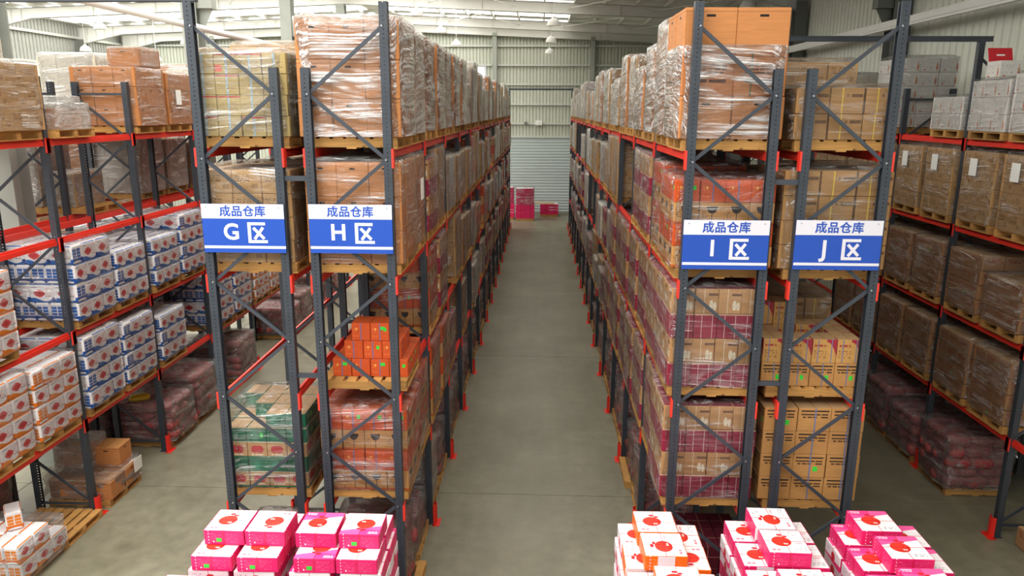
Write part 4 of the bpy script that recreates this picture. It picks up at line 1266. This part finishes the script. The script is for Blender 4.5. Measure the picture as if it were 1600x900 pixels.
add('loose_film', FILM['stretch_film'][3], None, (px + .1, py, .12), .0, (1.12, 1.2, .52), 'crumpled clear stretch film around the orange tissue pack floor pile', 'film')
pallet(px + .05, py + 1.07, 0.001, 'empty wooden pallet on the floor beyond the loose tissue packs')
# brown cartons in torn film, second bay of the tissue rack
t = R['F']
x, y = t.xc + .08, t.slot(1, 0) + .08
pallet(x, y, .001, 'wooden pallet on the floor under the torn-film brown cartons')
q = thing('brown_carton_load', 'brown cartons in torn hanging film on the floor beside the second tissue rack post', 'pallet load', (x, y, PH + .003), 0, 'pallet loads on the racks')
BM = ('brown_side', 'brown_side', 'brown_top')
for (cx, cy, cz, sx, sy, sz_) in ((.38, -.3, 0, .42, .44, .33), (.38, .2, 0, .42, .46, .33), (-.1, -.3, 0, .48, .44, .33), (-.1, .22, 0, .48, .46, .33), (-.46, 0, 0, .2, .9, .33), (.22, .26, .335, .5, .42, .40), (-.3, .2, .335, .46, .5, .34)):
    add('carton', box_mesh(*BM), q, (cx, cy, cz), random.uniform(-.03, .03), (sx, sy, sz_))
add('stretch_film', FILM['sack_film'][1], q, (-.05, .05, -.01), 0, (1.22, 1.1, .40)); add('torn_film', FILM['thick_film'][3], q, (-.28, .12, .35), 0, (.6, .72, .52))
g = MB(); g.box(-.004, .004, -.13, .13, -.12, .12); add('paper_sheet', g.mesh('paper_sheet', 'paper'), q, (.63, .35, .28))
# wine red cartons on the floor of rack I
for k in range(3):
    for i in range(3):
        for j in range(2):
            lab = 'wine red carton, %s tier, %s row, %s one, floor pile under rack I' % (('bottom', 'middle', 'top')[k], ('front', 'back')[j], COLN[3][i])
            loose('wine_carton', ('wine_side',) * 3, lab, (1.85 + .34 * (i + .5), 9.25 + .45 * (j + .5), .142 + .33 * k), (.33, .44, .325), group='wine red cartons under rack I')
pallet(2.32, 9.72, .001, 'wooden pallet on the floor under the wine red cartons')
# kraft cartons standing on the floor at the near end of the wall rack
for i, (x, y, z, s_, lab) in enumerate(((8.2, 11.1, .0, (.62, .5, .34), 'lower kraft carton on the floor beside the wall rack post'), (8.32, 11.12, .342, (.5, .42, .36), 'kraft carton stacked on another beside the wall rack post'), (8.2, 10.5, .0, (.6, .5, .36), 'kraft carton on the floor nearest the near end of the wall rack'))):
    loose('kraft_carton', ('redprint_side', 'redprint_side', 'kraft_top'), lab, (x, y, z + .001), s_, .06 * i, group='loose kraft cartons by the wall rack')
# open white carton with a red lid on the wall rack top
t = thing('open_carton', 'open white carton with raised red lid on the wall rack top load', 'carton', (7.85, R['K'].slot(1, 1) + .1, LV[4] + PH + .87))
add('carton_body', box_mesh('bottle_side', 'bottle_side', 'white_top'), t, (0, 0, 0), 0, (.36, .4, .3))
g = MB(); g.box(-.2, .2, -.008, .008, 0, .24); lid = add('carton_lid', g.mesh('carton_lid', 'lid_red'), t, (0, .12, .3), (-.35, 0, 0)); lid['label'] = 'red lid'
g = MB(); g.box(-.07, .07, -.0095, -.008, .10, .125); add('lid_print', g.mesh('lid_print', 'paper'), lid)
# yellow bag on the dark red sacks of the tissue rack
add('yellow_bag', SACK['red_sack'].copy(), None, (R['F'].xc - .15, R['F'].slot(2, 0) - .3, PH + .17 * 3 * 1.0 + .30), .4, (.42, .3, .13), 'yellow bag lying on the dark red sacks under the tissue rack', 'bag').data.materials[0] = plain('yellow_plastic', 'd8b52a', .4)

# ------------------------------------------------------------------ gift boxes at the aisle heads
GB, GT = .458, .18
def cord_mesh(along):
    g = MB(); h, w, e = .5, .006, .503
    if along: g.box(-w, w, -e, e, 1.0, 1.012); g.box(-w, w, -e, -h, 0, 1.0); g.box(-w, w, h, e, 0, 1.0)
    else: g.box(-e, e, -w, w, 1.0, 1.012); g.box(-e, -h, -w, w, 0, 1.0); g.box(h, e, -w, w, 0, 1.0)
    return g.mesh('cord', 'cord_red')
CORD = [cord_mesh(0), cord_mesh(1)]
seal = MB(); seal.box(-.2, .2, -.506, -.5, .1, .98); SEAL = seal.mesh('clear_label', 'sign_white')
def gift_box(x, y, tier, label, top='white', side='pink', rot=0, white_sides=False, stick=False, lab2=False, group='gift boxes'):
    z = PH + .002 + (tier) * GT
    mats = ('gift_%s_side' % side, 'gift_white_side' if white_sides else 'gift_%s_side' % side, 'gift_%s_top' % top)
    o = add('gift_box', box_mesh(*mats), None, (x, y, z), rot * math.pi / 2 + random.uniform(-.02, .02), (GB, GB, GT - .004), label, 'gift box', group)
    for c_ in CORD: add('cord', c_, o)
    if stick:
        p = add('price_sticker', STICKER, o, (0, 0, 0), 0, (1 / GB, 1 / GB, 1 / GT)); p['label'] = 'green price sticker'
        a = -rot * math.pi / 2; lx, ly = -.12, -.503
        p.location = (lx * math.cos(a) - ly * math.sin(a), lx * math.sin(a) + ly * math.cos(a), .35); p.rotation_euler = (0, 0, a)
    if lab2: 
        a = -rot * math.pi / 2; p = add('sealing_label', SEAL, o, (0, 0, 0), (0, 0, a))
    return o
KINDS['giftbase'] = ('gift_box_load', [bm3('gift_pink_side', 'gift_white_side', 'gift_white_top'), bm3('gift_pink_side', 'gift_pink_side', 'gift_white_top')], 2, 2, GT, None, 'pink gift box load')
KINDS['giftbaseo'] = ('gift_box_load', [bm3('gift_orange_side', 'gift_white_side', 'gift_white_top')], 2, 2, GT, None, 'orange gift box load')
def base(x, y, where, n=9, kind='giftbase', dims=(.95, .98)):
    pallet(x, y, .001, 'wooden pallet under gift boxes ' + where, False)
    unit_load(kind, x, y, PH + .002, 'lower %s gift boxes of the stack %s' % ('orange' if kind == 'giftbaseo' else 'pink', where), n, dims, True, group='gift box stacks at the aisle heads')
SN = {'A': 'stack before the G sign', 'a': 'front stack before the G sign', 'R': 'stack before the H sign', 'B': 'orange stack before the I sign', 'C': 'stack between I and J signs', 'D': 'stack before the J sign'}
TN = {9: 'third', 10: 'second', 11: 'top'}
def gb(st, tier, row, col, x, y, ncol=2, **k):
    col_w = '%s pink' % ('white-topped' if k.get('top', 'white') == 'white' else 'blush-topped') if k.get('side', 'pink') == 'pink' else 'orange'
    rw = {'f': 'front row', 'b': 'back row', 'm': 'middle row', 'n': 'nearest row'}[row]
    lab = '%s gift box, %s tier, %s, %s one, %s' % (col_w, TN[tier], rw, ('left', 'right')[col], SN[st])
    gift_box(x, y, tier, lab, group='gift boxes of the ' + SN[st], **k)
base(-3.38, 7.70, 'before the G sign'); base(-2.22, 7.72, 'before the H sign', dims=(1.05, 1.0)); base(-3.56, 6.68, 'nearest the camera before the G sign', dims=(.98, .94))
for c_, x in enumerate((-3.52, -3.05)): gb('A', 11, 'f', c_, x, 7.69, rot=2 * c_, stick=c_ == 0)
for c_, x in enumerate((-3.58, -3.07)):
    gb('A', 10, 'f', c_, x, 7.46, rot=0, stick=True); gb('A', 10, 'b', c_, x + .02, 7.95, rot=2)
for c_, x in enumerate((-3.63, -3.12)):
    gb('A', 9, 'f', c_, x, 7.47, white_sides=True, rot=1); gb('A', 9, 'b', c_, x, 7.96, white_sides=True, rot=1)
    gb('a', 9, 'b', c_, (-3.82, -3.30)[c_], 6.92, rot=c_ * 2); gb('a', 9, 'f', c_, (-3.82, -3.30)[c_], 6.44, rot=c_ * 2)
for c_, x in enumerate((-2.47, -1.98)): gb('R', 11, 'f', c_, x, 7.68, top='blush', rot=c_ * 2, stick=c_ == 1)
for c_, x in enumerate((-2.44, -1.965)):
    gb('R', 10, 'f', c_, x, 7.47, top='blush', rot=2 * (1 - c_), stick=c_ == 0); gb('R', 10, 'b', c_, x, 7.97, top='white')
for c_, x in enumerate((-2.50, -1.93)):
    gb('R', 9, 'f', c_, x, 7.48, top='blush', white_sides=True, rot=1); gb('R', 9, 'b', c_, x, 7.97, top='blush')
base(1.43, 7.67, 'before the I sign', kind='giftbaseo', dims=(.94, .95))
for rw, x, y in (('b', 1.38, 7.88), ('f', 1.40, 7.41)): gb('B', 11, rw, 0 if rw == 'b' else 1, x, y, side='orange', rot=0 if rw == 'b' else 1, lab2=rw == 'f')
for rw, y in (('b', 7.90), ('f', 7.45)):
    for c_, x in enumerate((1.21, 1.67)): gb('B', 10, rw, c_, x, y, side='orange', rot=(c_ + (rw == 'f')) % 4, white_sides=c_ == 0); gb('B', 9, rw, c_, x + (-.03, .02)[c_], y, side='orange', white_sides=True)
base(1.43, 6.68, 'nearest the camera before the I sign', kind='giftbaseo', dims=(.94, .94), n=10)
gb('B', 10, 'n', 0, 1.20, 6.93, side='orange', rot=1); gb('B', 10, 'n', 1, 1.68, 6.93, side='orange'); gb('B', 11, 'n', 0, 1.46, 6.78, side='orange')
base(2.735, 7.77, 'between the I and J signs', dims=(.96, .97))
for rw, x, y in (('b', 2.745, 8.02), ('f', 2.755, 7.53)): gb('C', 11, rw, 0 if rw == 'b' else 1, x, y, rot=1 if rw == 'b' else 0, white_sides=rw == 'b')
for rw, y in (('b', 8.02), ('f', 7.54)):
    for c_, x in enumerate((2.50, 2.965)): gb('C', 10, rw, c_, x, y, rot=0, lab2=(c_ == 0 and rw == 'f')); gb('C', 9, rw, c_, x - (.03 if c_ == 0 else -.02), y, white_sides=True)
base(2.735, 6.76, 'nearest the camera between the I and J signs', dims=(.96, .95), n=10)
gb('C', 10, 'n', 0, 2.48, 7.02); gb('C', 10, 'n', 1, 2.96, 7.02); gb('C', 11, 'n', 1, 2.74, 6.79)
base(4.0, 7.77, 'before the J sign', dims=(.98, .97))
for rw, x, y in (('b', 3.93, 8.01), ('f', 4.02, 7.47)): gb('D', 11, rw, 0 if rw == 'b' else 1, x, y, top='blush', rot=0)
for rw, y in (('b', 8.00), ('f', 7.51)):
    for c_, x in enumerate((3.755, 4.27)): gb('D', 10, rw, c_, x, y, top='blush'); gb('D', 9, rw, c_, x - (.03 if c_ == 0 else -.02), y, top='blush', white_sides=True)
base(4.0, 6.76, 'nearest the camera before the J sign', dims=(.98, .95), n=10)
gb('D', 10, 'n', 0, 3.75, 7.0, top='blush'); gb('D', 10, 'n', 1, 4.27, 7.0, top='blush'); gb('D', 11, 'n', 1, 4.0, 6.86, top='blush')

# ------------------------------------------------------------------ the zone signs
def text_mesh(name, body, size, mat, bold=0.0, sp=1.0):
    cu = bpy.data.curves.new(name, 'FONT'); cu.body = body; cu.size = size; cu.align_x = 'CENTER'; cu.align_y = 'CENTER'
    cu.extrude = .001; cu.offset = bold; cu.space_character = sp; cu.resolution_u = 4
    o = bpy.data.objects.new(name, cu); COL.objects.link(o)
    dg = bpy.context.evaluated_depsgraph_get(); dg.update()
    me = bpy.data.meshes.new_from_object(o.evaluated_get(dg)); me.name = name
    bpy.data.objects.remove(o); me.materials.clear(); me.materials.append(M[mat])
    return me
HEAD = text_mesh('heading_lettering', '\u6210\u54c1\u4ed3\u5e93', .140, 'sign_blue', .0032, 1.06)
def zone_char():
    g = MB(); y = .0015
    g.bar((-.115, 0, .11), (.105, 0, .11), .036, .003); g.bar((-.095, 0, .125), (-.095, 0, -.125), .04, .003)
    g.bar((-.115, 0, -.11), (.125, 0, -.11), .036, .003)
    g.bar((-.045, .0005, .06), (.085, .0005, -.075), .036, .003); g.bar((.075, .001, .065), (-.035, .001, -.08), .036, .003)
    return g.mesh('zone_character', 'sign_white')
ZC = zone_char()
bd = MB(); bd.box(-.51, .51, -.006, .006, -.3, .3); BOARD = bd.mesh('sign_board', 'sign_blue')
hd = MB(); hd.box(-.51, .51, -.0085, -.0062, .122, .3); HBAND = hd.mesh('heading_band', 'sign_white')
sl = MB(); sl.box(-.505, .51, -.0085, -.0062, -.248, -.215); STRIPE = sl.mesh('stripe', 'sign_white')
scw = MB(); scw.tube((0, -.012, 0), (0, -.006, 0), .008, 8); SCREW = scw.mesh('screw', 'bolt_steel')
for letter, x, z in (('G', -3.625, 5.50), ('H', -2.30, 5.505), ('I', 2.235, 5.36), ('J', 3.565, 5.37)):
    t = thing('zone_sign', 'blue and white hanging sign board with white letter %s on rack %s' % (letter, letter), 'sign', (x, 8.985, z), 0, 'zone signs')
    add('sign_board', BOARD, t); add('heading_band', HBAND, t); add('stripe', STRIPE, t)
    add('heading_lettering', HEAD, t, (0, -.0095, .205), (math.pi / 2, 0, 0))
    add('zone_letter', text_mesh('zone_letter', letter, .275, 'sign_white', .007), t, (-.155, -.0075, -.05), (math.pi / 2, 0, 0))
    add('zone_character', ZC, t, (.165, -.0085, -.05))
    for sx in (-.45, .45): add('screw', SCREW, t, (sx, 0, .26))
    g = MB(); g.box(-.51, .51, .006, .02, .24, .27); add('hanger', g.mesh('hanger', 'brace_steel'), t)
# roof lights of the hall hang where the beams leave room
bpy.context.view_layer.update()

# ------------------------------------------------------------------ pallets: the 300 nearest as things, the rest joined
PALLETS.sort(key=lambda p: p[0] ** 2 + p[1] ** 2 + (p[2] - CAMH) ** 2)
for p in PALLETS[:300]: pallet_now(*p)
if PALLETS[300:]:
    g = MB()
    for (x, y, z, *_r) in PALLETS[300:]:
        for q in (-.48, 0, .48): g.box(x - .56, x + .56, y + q - .045, y + q + .045, z, z + .118)
        g.box(x - .56, x + .56, y - .525, y + .525, z + .118, z + PH)
    add('distant_pallets', g.mesh('distant_pallets', 'pallet_wood'), label='wooden pallets under the farthest loads along the long racks', cat='pallets', kind='stuff')
